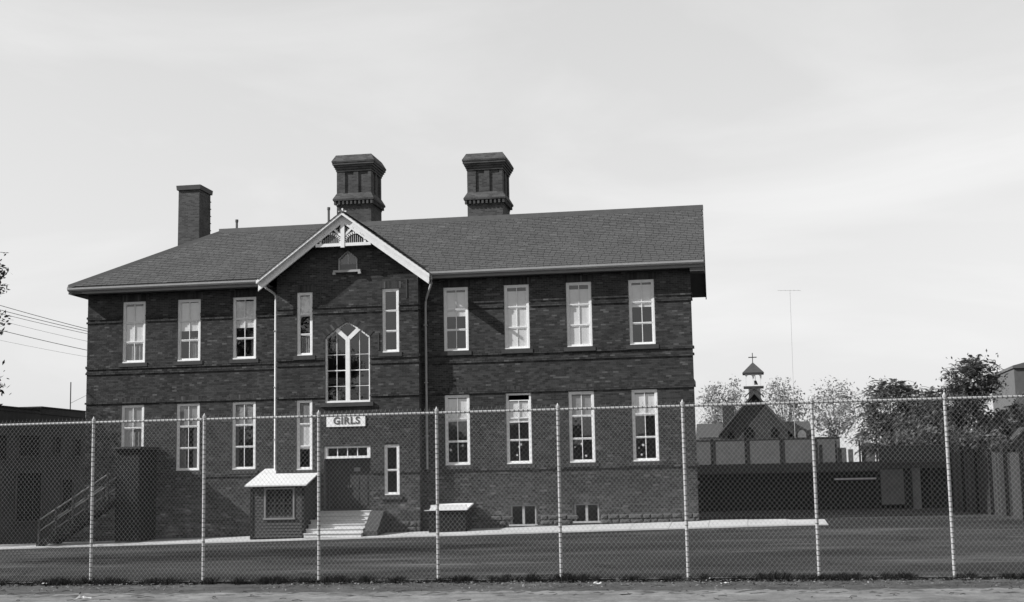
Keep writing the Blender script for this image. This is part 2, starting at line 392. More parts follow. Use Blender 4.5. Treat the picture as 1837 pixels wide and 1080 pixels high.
for w, nm in (('L', 'left'), ('B', 'bay'), ('R', 'right')):
    x0, x1, z0, z1, Y = WALLS[w]
    mort = MB(); br = MB()
    n = int((z1 - z0) / CH)
    for k in range(n):
        za = z0 + k * CH; zb = za + CH; zm = (za + zb) / 2
        proud = 0.0
        for b0, b1, p in BELTS:
            if b0 - 0.02 <= zm <= b1 + 0.02: proud = max(proud, p)
        for a, b in intervals(w, zm):
            mort.quad((a, Y+.006, za), (b, Y+.006, za), (b, Y+.006, zb), (a, Y+.006, zb))
            off = (0.1125 if k % 2 else 0.0) + (k * 0.37 % 1) * 0.02
            i0 = math.floor((a - x0 - off) / 0.225)
            x = x0 + off + i0 * 0.225
            while x < b:
                xa, xb = max(x, a), min(x + 0.214, b)
                if xb - xa > 0.035:
                    pr = proud + random.uniform(-.0015, .003)
                    br.box(xa, xb, Y - pr, Y + .006, za + .006, zb - .004, skip='k')
                x += 0.225
    # jack arches of upright bricks, proud by a hair
    for ox0, ox1, oz0, oz1, iv in OPEN[w]:
        if iv is None and oz1 - oz0 > 1.5 and not (w == 'B' and oz1 < 4.2):
            h = 0.29; m = int((ox1 - ox0 + 0.2) / 0.078)
            for q in range(m):
                xa = ox0 - 0.1 + q * (ox1 - ox0 + 0.2) / m
                br.box(xa + .004, xa + (ox1 - ox0 + .2) / m - .004, Y - .008, Y + .004, oz1 + .004, oz1 + h, skip='k')
        elif iv is not None:
            # radial bricks following the pointed head
            c = (ox0 + ox1) / 2; zz = 8.60 if oz1 < 10 else 11.93
            th = 0.26 if oz1 < 10 else 0.16
            pts = []
            for q in range(0, 41):
                z = zz + (oz1 - zz) * q / 40 * .9999; i = iv(z); pts.append((i[1] if i else c, z))
            for sgn in (-1, 1):
                acc = 0; last = pts[0]
                for q in range(1, len(pts)):
                    dx, dz = pts[q][0] - last[0], pts[q][1] - last[1]; L = math.hypot(dx, dz)
                    if L >= 0.075:
                        nx, nz = dz / L, -dx / L
                        P = [last, pts[q], (pts[q][0] + nx * th, pts[q][1] + nz * th), (last[0] + nx * th, last[1] + nz * th)]
                        if sgn < 0: P = [(2*c - p[0], p[1]) for p in P]
                        else: P = P[::-1]
                        br.prism(P, Y - .014, Y + .004); last = pts[q]
    # reveals
    for ox0, ox1, oz0, oz1, iv in OPEN[w]:
        d = 0.30 if not (w == 'B' and abs(oz0 - 1.42) < .01) else 0.55
        if iv is None:
            mort.quad((ox0, Y, oz0), (ox0, Y+d, oz0), (ox0, Y+d, oz1), (ox0, Y, oz1))
            mort.quad((ox1, Y+d, oz0), (ox1, Y, oz0), (ox1, Y, oz1), (ox1, Y+d, oz1))
            mort.quad((ox0, Y, oz1), (ox0, Y+d, oz1), (ox1, Y+d, oz1), (ox1, Y, oz1))
            mort.quad((ox0, Y+d, oz0), (ox0, Y, oz0), (ox1, Y, oz0), (ox1, Y+d, oz0))
        else:
            zs = [oz0, 8.60 if oz1 < 10 else 11.93] ; s0 = zs[1]
            zs += [s0 + (oz1 - s0) * q / 12 * .9999 for q in range(1, 13)]
            for z_a, z_b in zip(zs[:-1], zs[1:]):
                ia, ib = iv(z_a), iv(z_b)
                mort.quad((ia[0], Y, z_a), (ia[0], Y+d, z_a), (ib[0], Y+d, z_b), (ib[0], Y, z_b))
                mort.quad((ia[1], Y+d, z_a), (ia[1], Y, z_a), (ib[1], Y, z_b), (ib[1], Y+d, z_b))
    wo = mort.build('wall', MORTAR, school)
    wo['label'] = {'L': 'dark brick wall left of the centre bay', 'B': 'dark brick wall of the gabled centre bay', 'R': 'dark brick wall right of the centre bay'}[w]
    br.build('brickwork', BRICK, wo, 'stuff')
# end, rear and return walls
eb = MB()
eb.quad((0, 9.9, 0), (0, YL+.004, 0), (0, YL+.004, 11.0), (0, 9.9, 11.0))
eb.quad((XR, YR+.004, 0), (rskew(9.9), 9.9, 0), (rskew(9.9), 9.9, 11.0), (XR, YR+.004, 11.0))
eb.poly([(XR, YR+.004, 11.0), (rskew(9.9), 9.9, 11.0), (rskew(4.8), 4.8, 14.1)])
eb.quad((rskew(9.9), 9.9, 0), (0, 9.9, 0), (0, 9.9, 11.0), (rskew(9.9), 9.9, 11.0))
eb.build('end_wall', SIDEBRICK, school)
rb = MB()
rb.quad((8.9, YL+.004, 0), (8.9, YB+.004, 0), (8.9, YB+.004, 11.3), (8.9, YL+.004, 11.3))
rb.quad((15.04, YB+.004, 0), (15.04, YR+.004, 0), (15.04, YR+.004, 11.3), (15.04, YB+.004, 11.3))
rb.build('return_wall', SIDEBRICK, school)
for b0, b1, p in BELTS[:6]:                       # string courses turn the corners
    m = MB(); m.box(XR - .1, XR + p, -p + .012, 0.35, b0, b1); m.box(-p, .1, YL - p + .012, YL + .3, b0, b1)
    m.box(15.0, 15.04 + p, YB - p + .012, YR - .06, b0, b1)
    m.build('string_course_return', ARCHB, school)
# floors and rooms inside
ri = MB()
ri.box(0.1, 26.0, 0.62, 9.7, 2.2, 2.35); ri.box(0.1, 26.0, 0.62, 9.7, 6.75, 7.0); ri.box(0.1, 25.8, 0.62, 9.7, 10.9, 11.0)
ri.box(0.1, 25.8, 5.2, 5.35, 0.3, 10.95)
for x in (8.6, 15.3): ri.box(x, x+.15, 0.62, 9.7, 0.3, 10.95)
ri.build('interior', ROOM, school)

# foundation stones
fd = MB(); fd.box(15.1, XR + .03, YR - .02, YR + .2, 0.1, 0.62); fo = fd.build('foundation', MORTAR, school)
def stone_mesh(i):
    r = random.Random(i); mb = MB(); hx, hz, d = .5, .5, 1.0
    v = [(-hx, 0, -hz), (hx, 0, -hz), (hx, 0, hz), (-hx, 0, hz)]
    f = [(-hx*r.uniform(.7, .86), -r.uniform(.7, 1.2), -hz*r.uniform(.6, .8)), (hx*r.uniform(.7, .86), -r.uniform(.7, 1.2), -hz*r.uniform(.6, .8)), (hx*r.uniform(.7, .86), -r.uniform(.5, 1.0), hz*r.uniform(.6, .8)), (-hx*r.uniform(.7, .86), -r.uniform(.5, 1.0), hz*r.uniform(.6, .8))]
    mb.v = v + f + [(r.uniform(-.15, .15), -1.3, r.uniform(-.15, .15))]
    mb.f = [(0,1,5,4), (1,2,6,5), (2,3,7,6), (3,0,4,7), (4,5,8), (5,6,8), (6,7,8), (7,4,8)]
    return mesh_of(mb, 'stone', STONE)
SM = [stone_mesh(i) for i in range(6)]
def stones(xa, xb, Y, ztop, par):
    zt = ztop; row = 0
    while zt > 0.42:
        h = random.uniform(.17, .23); x = xa + (random.uniform(-.2, 0) if row else 0)
        while x < xb:
            L = random.uniform(.26, .6); x1 = min(x + L, xb); x0 = max(x, xa)
            blocked = any(o[0] - .05 < (x0 + x1) / 2 < o[1] + .05 and o[3] > zt - h/2 for o in OPEN['R'] + OPEN['B'] if o[3] < 4.2 and o[4] is None and o[2] < 1.5)
            if x1 - x0 > .12 and not blocked and zt > gz((x0+x1)/2, Y) + .02:
                o = inst('stone', random.choice(SM), ((x0+x1)/2, Y + .005, zt - h/2), par, rot=(0, random.choice((0, math.pi)), 0), scale=(x1-x0-.015, .05, h-.015))
            x = x1
        zt -= h; row += 1
stones(17.5, XR + .03, YR - .02, 1.10, fo)
stones(13.3, 15.05, YB, 0.95, fo)
stones(7.0, 8.3, YL, 0.85, fo)

# ------------------------------------------------------------------ windows
def bar(mb, x0, x1, z0, z1, y0, y1): mb.box(x0, x1, y0, y1, z0, z1)
def window(x0, x1, z0, z1, Y, rows, cols, blinds=(), sill=True, casing=.085, splits=None, drop=0.0, trim=WHITE, curtains=()):
    """triple-hung sash window: casing, sashes with muntins, panes, sill, roller shade; heights as fractions from the top"""
    f = MB(); yc0, yc1 = Y + .042, Y + .26; c = casing
    bar(f, x0 + .004, x0 + c, z0 + .05, z1 - c, yc0, yc1); bar(f, x1 - c, x1 - .004, z0 + .05, z1 - c, yc0, yc1)
    bar(f, x0 + .004, x1 - .004, z1 - c, z1 - .004, yc0 + .002, yc1)
    bar(f, x0 + .004, x1 - .004, z0, z0 + .05, yc0 - .035, yc1)
    w = f.build('window', trim, school)
    ix0, ix1, iz0, iz1 = x0 + c, x1 - c, z0 + .05, z1 - c
    fr = splits or [i / rows for i in range(rows + 1)]
    for r in range(rows):
        za = iz1 - fr[r + 1] * (iz1 - iz0); zb = iz1 - fr[r] * (iz1 - iz0)
        if r == 0: zb -= drop; za -= drop
        ys = Y + .056 + .010 * r
        s = MB(); st = .042; rl = .04
        bar(s, ix0, ix0 + st, za, zb, ys, ys + .035); bar(s, ix1 - st, ix1, za, zb, ys, ys + .035)
        bar(s, ix0 + st, ix1 - st, zb - rl, zb, ys, ys + .035); bar(s, ix0 + st, ix1 - st, za, za + rl + (.03 if r == rows - 1 else 0), ys - .004, ys + .035)
        gx0, gx1, gz0, gz1 = ix0 + st, ix1 - st, za + rl + (.03 if r == rows - 1 else 0), zb - rl
        for q in range(1, cols):
            xm = gx0 + (gx1 - gx0) * q / cols; bar(s, xm - .014, xm + .014, gz0, gz1, ys + .004, ys + .03)
        s.build('sash', trim, w)
        for q in range(cols):
            a = gx0 + (gx1 - gx0) * q / cols + (.014 if q else 0); b = gx0 + (gx1 - gx0) * (q + 1) / cols - (.014 if q < cols - 1 else 0)
            yy = ys + .018; tl = random.uniform(-.003, .003); t2 = random.uniform(-.003, .003)
            MB().quad((a, yy + tl, gz0), (b, yy - tl, gz0), (b, yy - tl + t2, gz1), (a, yy + tl + t2, gz1)).build('pane', GLASS, w)
    for (a, b, m) in blinds:
        zt, zb2 = iz1 - a * (iz1 - iz0), iz1 - b * (iz1 - iz0)
        bl = MB(); n = 7
        for q in range(n):
            xa, xb = ix0 + .03 + (ix1 - ix0 - .06) * q / n, ix0 + .03 + (ix1 - ix0 - .06) * (q + 1) / n
            ya, yb = Y + .108 + .005 * math.sin(q * 1.3), Y + .108 + .005 * math.sin((q + 1) * 1.3)
            bl.quad((xa, ya, zb2), (xb, yb, zb2), (xb, yb, zt), (xa, ya, zt))
        bl.box(ix0 + .03, ix1 - .03, Y + .102, Y + .116, zb2 - .02, zb2 - .0005)
        bl.build('blind', m, w)
    for (a, b, t, bt, m) in curtains:      # x fractions, z fractions
        cu = MB(); n = 10
        for q in range(n):
            xa = ix0 + (a + (b - a) * q / n) * (ix1 - ix0); xb = ix0 + (a + (b - a) * (q + 1) / n) * (ix1 - ix0)
            ya, yb = Y + .125 + .03 * (q % 2), Y + .125 + .03 * ((q + 1) % 2)
            cu.quad((xa, ya, iz1 - bt * (iz1 - iz0)), (xb, yb, iz1 - bt * (iz1 - iz0)), (xb, yb, iz1 - t * (iz1 - iz0)), (xa, ya, iz1 - t * (iz1 - iz0)))
        cu.build('curtain', m, w)
    if sill:
        MB().box(x0 - .13, x1 + .13, Y - .075, Y + .1, z0 - .17, z0 - .004).build('sill', DARKSTONE, w)
    return w
B, C = BLIND, CURT
GREYB = mat('grey_shade_cloth', 0.20, 0.9, 0.12, 5.0, big=0.1, bigscale=1.4)
# upper row
window(XL[0], XL[0]+WW, *WU, YL, 3, 2, [(.05, .69, B)], curtains=[(0.02, .98, .66, 1.0, C)])
window(XL[1], XL[1]+WW, *WU, YL, 3, 2, [(.03, .50, B)], curtains=[(.55, .97, .62, 1.0, C)])
window(XL[2], XL[2]+WW, *WU, YL, 3, 2, [(.04, .48, B)], curtains=[(.82, .99, .6, 1.0, C)])
for x, bl in zip(XRW, ([(.05, .44, B)], [(.07, .985, B)], [(.08, .985, B)], [(.05, .40, B)])):
    window(x, x+WW, *WU, YR, 3, 2, bl)
# lower row
window(XL[0], XL[0]+WW, *WL, YL, 3, 2, [(.0, .30, GREYB)], curtains=[(.02, .98, .3, 1.0, C)])
window(XL[1], XL[1]+WW, *WL, YL, 3, 2, [(.02, .34, GREYB)], curtains=[(.02, .36, .3, 1.0, C), (.72, .99, .3, 1.0, C)])
window(XL[2], XL[2]+WW, *WL, YL, 3, 2, [(.02, .34, GREYB)], curtains=[(.02, .22, .3, 1.0, C)])
for x, bl, dr in zip(XRW, ([(.03, .36, B)], [(.10, .40, B)], [(.04, .33, GREYB)], [(.04, .35, B)]), (0, .20, 0, 0)):
    w = window(x, x+WW, *WL, YR, 3, 2, bl, drop=dr)
    for q in range(3):      # paper cut-outs stuck inside the lowest panes
        px, pz = x + random.uniform(.2, .85), WL[0] + random.uniform(.25, .8)
        m = MB(); r = random.uniform(.045, .07)
        m.poly([(px + r * math.cos(t) * (1 if k % 2 else .6), YR + .100, pz + r * math.sin(t) * (1 if k % 2 else .6)) for k, t in enumerate(span(0, 2*math.pi, 10)[:-1])][::1])
        m.build('paper_decoration', BLIND, w)
# bay windows
window(9.79, 10.47, 7.88, 10.57, YB, 3, 1, [(.03, .36, B)], curtains=[(.0, .99, .66, 1.0, C)])
window(13.49, 14.21, 7.9, 10.58, YB, 3, 1, [])
window(9.77, 10.46, 3.12, 6.03, YB, 3, 1, [(.02, .33, GREYB), (.335, .70, BLIND)])
window(13.53, 14.18, 2.02, 4.10, YB, 2, 1, [], sill=True)
# basement lights
for x0, x1, z0, z1 in ((18.67, 19.75, .70, 1.53), (21.29, 22.31, .79, 1.54)):
    f = MB(); Y = YR + .1
    bar(f, x0+.004, x0+.07, z0+.05, z1-.06, Y, Y+.1); bar(f, x1-.07, x1-.004, z0+.05, z1-.06, Y, Y+.1); bar(f, x0+.004, x1-.004, z1-.06, z1-.004, Y, Y+.1); bar(f, x0-.05, x1+.05, z0-.02, z0+.05, Y-.12, Y+.1)
    bar(f, (x0+x1)/2-.05, (x0+x1)/2+.05, z0+.05, z1-.06, Y-.01, Y+.1)
    w = f.build('basement_window', TRIM, school)
    for a, b in ((x0+.07, (x0+x1)/2-.05), ((x0+x1)/2+.05, x1-.07)):
        MB().quad((a, Y+.06, z0+.05), (b, Y+.06, z0+.05), (b, Y+.06, z1-.06), (a, Y+.06, z1-.06)).build('pane', GLASS, w)
# pointed window of the stair hall
def strip(mb, pts, wd, y0, y1):            # flat bar of width wd along a polyline in XZ
    for (a, b) in zip(pts[:-1], pts[1:]):
        dx, dz = b[0]-a[0], b[1]-a[1]; L = math.hypot(dx, dz); nx, nz = -dz/L*wd/2, dx/L*wd/2
        ex, ez = dx/L*wd*.18, dz/L*wd*.18
        mb.prism([(a[0]-nx-ex, a[1]-nz-ez), (b[0]-nx+ex, b[1]-nz+ez), (b[0]+nx+ex, b[1]+nz+ez), (a[0]+nx-ex, a[1]+nz-ez)], y0, y1)
iv = pointed(11.01, 12.95, P_SP, P_AP)
cx = 11.98; Y = YB
f = MB()
head = [(iv(P_SP + (P_AP - P_SP) * t)[1] - .035, P_SP + (P_AP - P_SP) * t - .02) for t in (0, .2, .4, .6, .8, .97)]
strip(f, [(12.915, 5.90)] + head + [(cx, P_AP - .06)], .06, Y + .07, Y + .24)
strip(f, [(2*cx - 12.915, 5.90)] + [(2*cx - p[0], p[1]) for p in head] + [(cx, P_AP - .06)], .06, Y + .072, Y + .242)
bar(f, 11.012, 12.948, 5.872, 5.96, Y + .03, Y + .24)
pw = f.build('pointed_window', WHITE, school)
t = MB(); bar(t, cx - .09, cx + .09, 5.96, 8.56, Y + .045, Y + .2)
for sg in (-1, 1):
    t.prism([(cx, 8.40), (cx + sg*.56, 8.90), (cx + sg*.44, 9.03), (cx, 8.62)][::sg], Y + .05 + .001*(sg + 1), Y + .2)
t.build('mullion', WHITE, pw)
mu = MB()
for sg in (-1, 1):
    xa, xb = cx + sg * .075, cx + sg * .92
    xm = cx + sg * .49
    bar(mu, xm - .011, xm + .011, 5.96, 9.0, Y + .135, Y + .165)
    for z, th in ((6.56, .010), (7.22, .020), (7.88, .010)):
        bar(mu, min(xa, xb), max(xa, xb), z - th, z + th, Y + .13, Y + .168)
mu.build('muntin', WHITE, pw)
for sg in (-1, 1):
    for xa, xb in ((.075, .476), (.504, .9)):
        for za, zb in ((5.96, 6.54), (6.58, 7.19), (7.25, 7.86), (7.90, None)):
            a, b = cx + sg * xa, cx + sg * xb
            if zb: m = MB().quad((min(a, b), Y+.15, za), (max(a, b), Y+.15, za), (max(a, b), Y+.15, zb), (min(a, b), Y+.15, zb))
            else:
                z1, z2 = ((8.50, 8.93) if xa < .2 else (8.95, 8.60))
                P = [(a, Y+.15, za), (b, Y+.15, za), (b, Y+.15, z2), (a, Y+.15, z1)]
                m = MB().poly(P if sg > 0 else P[::-1])
            m.build('pane', GLASS, pw)
MB().poly([(cx, Y+.16, 8.55), (cx+.46, Y+.16, 8.98), (cx, Y+.16, 9.2), (cx-.46, Y+.16, 8.98)]).build('pane', GLASS, pw)
MB().box(10.83, 13.10, YB - .09, YB + .1, 5.70, 5.868).build('sill', DARKSTONE, pw)
# attic window under the gable
iv2 = pointed(11.59, 12.43, 11.93, 12.27); f = MB(); c2 = 12.01
h2 = [(iv2(11.93 + .34 * t)[1] - .03, 11.93 + .34 * t - .015) for t in (0, .25, .5, .75, .97)]
strip(f, [(12.40, 11.44)] + h2 + [(c2, 12.22)], .05, YB + .04, YB + .2); strip(f, [(11.62, 11.44)] + [(2*c2 - p[0], p[1]) for p in h2] + [(c2, 12.22)], .05, YB + .042, YB + .202)
bar(f, c2 - .02, c2 + .02, 11.7, 12.2, YB + .1, YB + .14)
aw = f.build('attic_window', mat('attic_trim_paint', .40, .6, .15), school)
MB().box(11.65, 12.37, YB + .09, YB + .13, 11.43, 11.70).build('panel', mat('dull_trim_paint', .16, .7, .2, 6.0), aw)
MB().box(11.60, 12.42, YB + .45, YB + .5, 11.42, 12.28).build('backing', ROOM, aw)
for sg in (-1, 1):
    P = [(c2 + sg*.02, YB+.12, 11.7), (c2 + sg*.37, YB+.12, 11.7), (c2 + sg*.37, YB+.12, 11.95), (c2 + sg*.02, YB+.12, 12.2)]
    MB().poly(P if sg > 0 else P[::-1]).build('pane', GLASS, aw)
MB().box(11.42, 12.60, YB - .16, YB + .08, 11.33, 11.425).box(11.40, 11.52, YB - .17, YB - .02, 11.24, 11.328).box(12.50, 12.62, YB - .17, YB - .02, 11.24, 11.328).build('sill', TRIM, aw)
# narrow slots in the brickwork, their dark recess drawn as flat strips
for x, za, zb in ((10.83, 10.05, 10.75), (14.55, 10.15, 10.95), (13.33, 8.0, 8.75)):
    MB().box(x - .028, x + .028, YB - .022, YB - .004, za, zb).build('slot_strip', DARKSTONE, school)

# door, transom, sign
f = MB(); Y = YB + .10
bar(f, 10.974, 11.09, 1.46, 3.555, Y + .2, Y + .3); f2 = MB(); bar(f2, 12.83, 12.946, 1.46, 3.555, Y + .2, Y + .3); f2.build('door_jamb', DOORP, school)
tw = MB(); bar(tw, 10.974, 12.946, 3.56, 3.66, YB+.03, YB+.25); bar(tw, 10.974, 12.946, 3.99, 4.076, YB+.04, YB+.25); bar(tw, 10.974, 11.09, 3.66, 3.99, YB+.04, YB+.25); bar(tw, 12.80, 12.946, 3.66, 3.99, YB+.04, YB+.25)
d = f.build('door_jamb', DOORP, school)
tr = tw.build('transom_window', WHITE, school)
for q in range(1, 4):
    xm = 11.09 + q * (12.80 - 11.09) / 4; MB().box(xm - .018, xm + .018, YB + .1, YB + .14, 3.662, 3.988).build('muntin', WHITE, tr)
for q in range(4):
    a = 11.09 + q * 1.71 / 4 + .018; MB().quad((a, YB+.12, 3.66), (a + 1.71/4 - .036, YB+.12, 3.66), (a + 1.71/4 - .036, YB+.12, 3.99), (a, YB+.12, 3.99)).build('pane', GLASS, tr)
for k, (a, b) in enumerate(((11.09, 11.955), (11.965, 12.83))):
    m = MB(); yy = YB + .38; m.box(a, b, yy, yy + .05, 1.46, 3.56)
    lf = m.build('door', DOORP, school)
    for za, zb in ((1.62, 2.15), (2.3, 2.75), (2.9, 3.42)):
        for xa, xb in ((a + .1, a + .4), (a + .47, b - .1)):
            MB().box(xa, xb, yy - .016, yy - .001, za, zb).build('panel', DOORP, lf)
    MB().box((b - .07) if k == 0 else a + .03, (b - .03) if k == 0 else a + .07, yy - .05, yy - .017, 2.36, 2.46).build('handle', mat('dull_brass', .12, .5), lf)
MB().box(12.15, 12.42, YB + .352, YB + .362, 3.02, 3.18).build('notice', mat('notice_card', 0.16, .8), school)
sg = MB().box(11.09, 12.75, YB - .05, YB - .006, 4.87, 5.35).build('sign', SIGNW, school)
cu = bpy.data.curves.new('lettering', 'FONT'); cu.body = 'GIRLS'; cu.size = 0.41; cu.extrude = 0.008; cu.offset = 0.010; cu.align_x = 'CENTER'; cu.align_y = 'CENTER'; cu.space_character = 1.12
to = bpy.data.objects.new('tmp', cu); COL.objects.link(to); bpy.context.view_layer.update()
tm = bpy.data.meshes.new_from_object(to.evaluated_get(bpy.context.evaluated_depsgraph_get())); bpy.data.objects.remove(to)
tm.materials.clear(); tm.materials.append(LETTER)
lt = inst('lettering', tm, (11.95, YB - .058, 5.105), sg, rot=(math.pi / 2, 0, 0)); lt['label'] = 'dark capital letters reading GIRLS'

# entrance steps with sloping cheek wall
stp = MB(); z0 = 0.38; stt = None
st = thing('entrance_steps', 'pale concrete steps with dark side wall leading up to the double door', 'steps', (11.9, -1.4, 0.4))
for i in range(6):
    zt = 0.40 + 0.17 * (i + 1); ya = -2.25 + .31 * i
    MB().box(10.66 - (.0 if i < 4 else -.2), 13.02, ya, YB + (.0 if i < 5 else .4), zt - .17 + .002, zt - .035).box(10.64 - (.0 if i < 4 else -.2), 13.04, ya - .03, YB - .002 if i < 5 else YB + .38, zt - .033, zt).build('step', CONC2, st)
MB().prism_x([(-2.0, .3), (-.504, .3), (-.504, 1.40), (-.95, 1.36), (-2.0, .62)], 13.05, 13.62).build('cheek_wall', DARKSTONE, st)

# ------------------------------------------------------------------ roof
RS = 0.6                                         # pitch of the main roof
def zroof(Y): return 11.17 + (Y + .5) * RS
YRG = 4.8; ZRG = zroof(YRG)
def xhip(Y): return -.60 + (Y + .36) * (4.42 + .60) / (YRG + .36)
def xend(Y): return 26.88 - .024 * (Y + .5)
def bay_half(Y): return (3.95 - Y) / 1.237       # half width of the bay gable roof at depth Y
rf = MB(); e = -.03
def rp3(X, Y): return (X, Y, zroof(Y) + e)
rf.poly([rp3(xhip(-.36), -.36), rp3(8.6, -.36), rp3(XC, 3.9), rp3(XC, YRG), rp3(4.42, YRG)])
rf.poly([rp3(15.4, -.5), rp3(xend(-.5), -.5), rp3(xend(YRG), YRG), rp3(XC, YRG), rp3(XC, 3.9)])
rf.poly([(xhip(-.36), -.36, zroof(-.36)+e), (4.42, YRG, ZRG+e), (xhip(-.36), 10.2, zroof(-.36)+e)])
rf.poly([(xhip(-.36), 10.2, zroof(-.36)+e), (4.42, YRG, ZRG+e), (xend(YRG), YRG, ZRG+e), (xend(10.1), 10.1, zroof(-.5)+e)])
roof = rf.build('roof', ROOFDARK, school)
SH = []                                          # shingles of the two front slopes: (X, s, width)
nv = Vector((0, -RS, 1)).normalized(); vv = Vector((0, 1, RS)).normalized(); EXPO = 0.205
NC = int((YRG + .5) / vv.y / EXPO)
cand = []
for k in range(NC + 1):
    s = k * EXPO; Y = -.5 + s * vv.y; Ym = Y + .5 * EXPO * vv.y
    if Ym > YRG - .05: break
    for side in (0, 1):
        if side == 0:
            if Ym < -.36: continue
            a, b = xhip(Ym) + .05, min(XC, max(XC - bay_half(Ym) + .06, XC - 3.5)) if Ym < 3.9 else XC
        else:
            a, b = (max(XC, min(XC + bay_half(Ym) - .06, XC + 3.5)) if Ym < 3.9 else XC), xend(Ym)
        if k % 6 == 0: pass
        x = a - random.uniform(0, .28)
        while x < b:
            w_ = random.choice((.24, .27, .30, .33, .36)); xa, xb = max(x, a), min(x + w_ - .014, b)
            if xb - xa > .05: cand.append((xa, xb, s))
            x += w_
cand.sort(key=lambda c: -(c[0] - 1.5 * c[2] * 2))
def sh_geo(mb, xa, xb, s, ln):
    th = .016 + random.uniform(0, .010); dr = random.uniform(-.012, .008)
    p0 = Vector((0, -.5, 11.17)) + vv * (s + dr - .02); p1 = Vector((0, -.5, 11.17)) + vv * (s + ln)
    n = len(mb.v)
    for X in (xa, xb):
        for P in (p0 + nv * -.022, p0 + nv * th, p1 + nv * .003): mb.v.append((X, P.y, P.z))
    mb.f += [(n+0, n+3, n+4, n+1), (n+1, n+4, n+5, n+2), (n+3, n+5, n+4), (n+0, n+1, n+2)]
near, rest = cand[:300], cand[300:]
um = MB(); um.v = [(x, *( (vv*t + nv*h)[1:] )) for x in (-.5, .5) for t, h in ((-.02, -.022), (-.02, .020), (EXPO + .03, .003))]
um.f = [(0, 3, 4, 1), (1, 4, 5, 2), (3, 5, 4), (0, 1, 2)]
ume = mesh_of(um, 'shingle', SHINGLE)
for xa, xb, s in near:
    P = Vector((0, -.5, 11.17)) + vv * (s + random.uniform(-.012, .008)) + nv * random.uniform(-.002, .006)
    inst('shingle', ume, ((xa + xb) / 2, P.y, P.z), roof, scale=(xb - xa, 1, 1))
sm = MB()
for xa, xb, s in rest: sh_geo(sm, xa, xb, s, EXPO + .03)
# bay gable slopes
for sg in (-1, 1):
    vb = Vector((-sg, 0, SL_B)).normalized(); nb = Vector((sg * SL_B, 0, 1)).normalized()
    L = 3.62 / abs(vb.x)
    for k in range(int(L / EXPO) + 1):
        s = k * EXPO; X = XC + sg * 3.62 - sg * s * abs(vb.x)
        if (X - XC) * sg < .05: break
        zt = 13.80 - SL_B * abs(X - XC); yend = 3.95 - 1.237 * (X - XC) * sg
        y = -1.29
        while y < yend:
            y1 = min(y + random.choice((.24, .28, .32)) - .012, yend + .02); n = len(sm.v)
            P0 = Vector((X, 0, zt)) - vb * .02; P1 = P0 + vb * (EXPO + .03)
            for yy in (y, y1):
                for P in (P0 - nb * .02, P0 + nb * .02, P1 + nb * .003): sm.v.append((P.x, yy, P.z))
            sm.f += [(n+0, n+3, n+4, n+1), (n+1, n+4, n+5, n+2), (n+3, n+5, n+4), (n+0, n+1, n+2)]
            y = y1 + .012
sm.build('shingle', SHINGLE, roof, 'stuff')
br_ = MB()
for sg in (-1, 1):
    P = [(XC, -1.28, 13.77), (XC + sg*3.62, -1.28, 13.77 - SL_B*3.62), (XC + sg*3.62, -.55, 13.77 - SL_B*3.62), (XC, 3.92, 13.77)]
    br_.poly(P if sg < 0 else P[::-1])
br_.build('bay_roof', ROOFDARK, school)
# ridge and hip caps
rc = MB()
def ridge_strip(mb, a, b, w, h):
    a, b = Vector(a), Vector(b); d = (b - a).normalized(); u = d.cross(Vector((0, 0, 1))).normalized() * w; hh = Vector((0, 0, h))
    P = [(a - u - hh * .8), (a + u - hh * .8), a + hh, (b - u - hh * .8), (b + u - hh * .8), b + hh]
    n = len(mb.v); mb.v += [tuple(p) for p in P]; mb.f += [(n, n+2, n+5, n+3), (n+2, n+1, n+4, n+5), (n, n+1, n+2), (n+3, n+5, n+4)]
rc.box(4.30, xend(YRG) + .02, YRG - .16, YRG + .16, ZRG - .10, ZRG + .12)
rc.build('ridge_cap', RIDGE, roof)
hc = MB(); ridge_strip(hc, (xhip(-.36) - .03, -.38, zroof(-.36) + .0), (4.42, YRG, ZRG + .0), .19, .10); ridge_strip(hc, (xhip(-.36), 10.2, zroof(-.36) + .02), (4.42, YRG, ZRG + .02), .13, .06); hc.build('hip_cap', LEADC, roof)
bc = MB(); ridge_strip(bc, (XC, -1.30, 13.82), (XC, 3.95, 13.82), .13, .05); bc.build('ridge_cap', RIDGE, roof)
# eaves: soffit, fascia, gutter
def eave(xa, xb, Ye, Yw, nm):
    m = MB().box(xa, xb, Ye + .02, Yw + .02, 10.955, 10.99); m.build('soffit', SOFFIT, school)
    MB().box(xa, xb, Ye, Ye + .022, 10.93, 11.12).build('fascia', FASCIA, school)
    g = MB(); pr = [(Ye - .006, 11.045), (Ye - .10, 11.06), (Ye - .135, 11.12), (Ye - .14, 11.19), (Ye - .115, 11.195), (Ye - .11, 11.12), (Ye - .01, 11.11), (Ye - .004, 11.17)]
    g.prism_x(pr, xa - .02, xb); g.build('gutter', GUTTER, school)
eave(-.60, 8.50, -.36, YL, 'l'); eave(15.50, 26.86, -.5, YR, 'r')
le = MB().box(-.60, 0.0, -.36, 10.2, 10.955, 10.99); le.box(-.62, -.60, -.36, 10.2, 10.93, 11.14); le.build('hip_eave', SOFFIT, school)
rk = MB()                                        # gable overhang on the right: soffit and rake boards
for (ya, za, yb, zb) in ((-.5, 11.05, YRG, ZRG - .12), (YRG, ZRG - .12, 10.15, 11.05)):
    rk.quad((rskew(ya) - .02, ya, za), (xend(ya), ya, za), (xend(yb), yb, zb), (rskew(yb) - .02, yb, zb))
rk.build('rake_soffit', SOFFIT, school)
rb_ = MB()
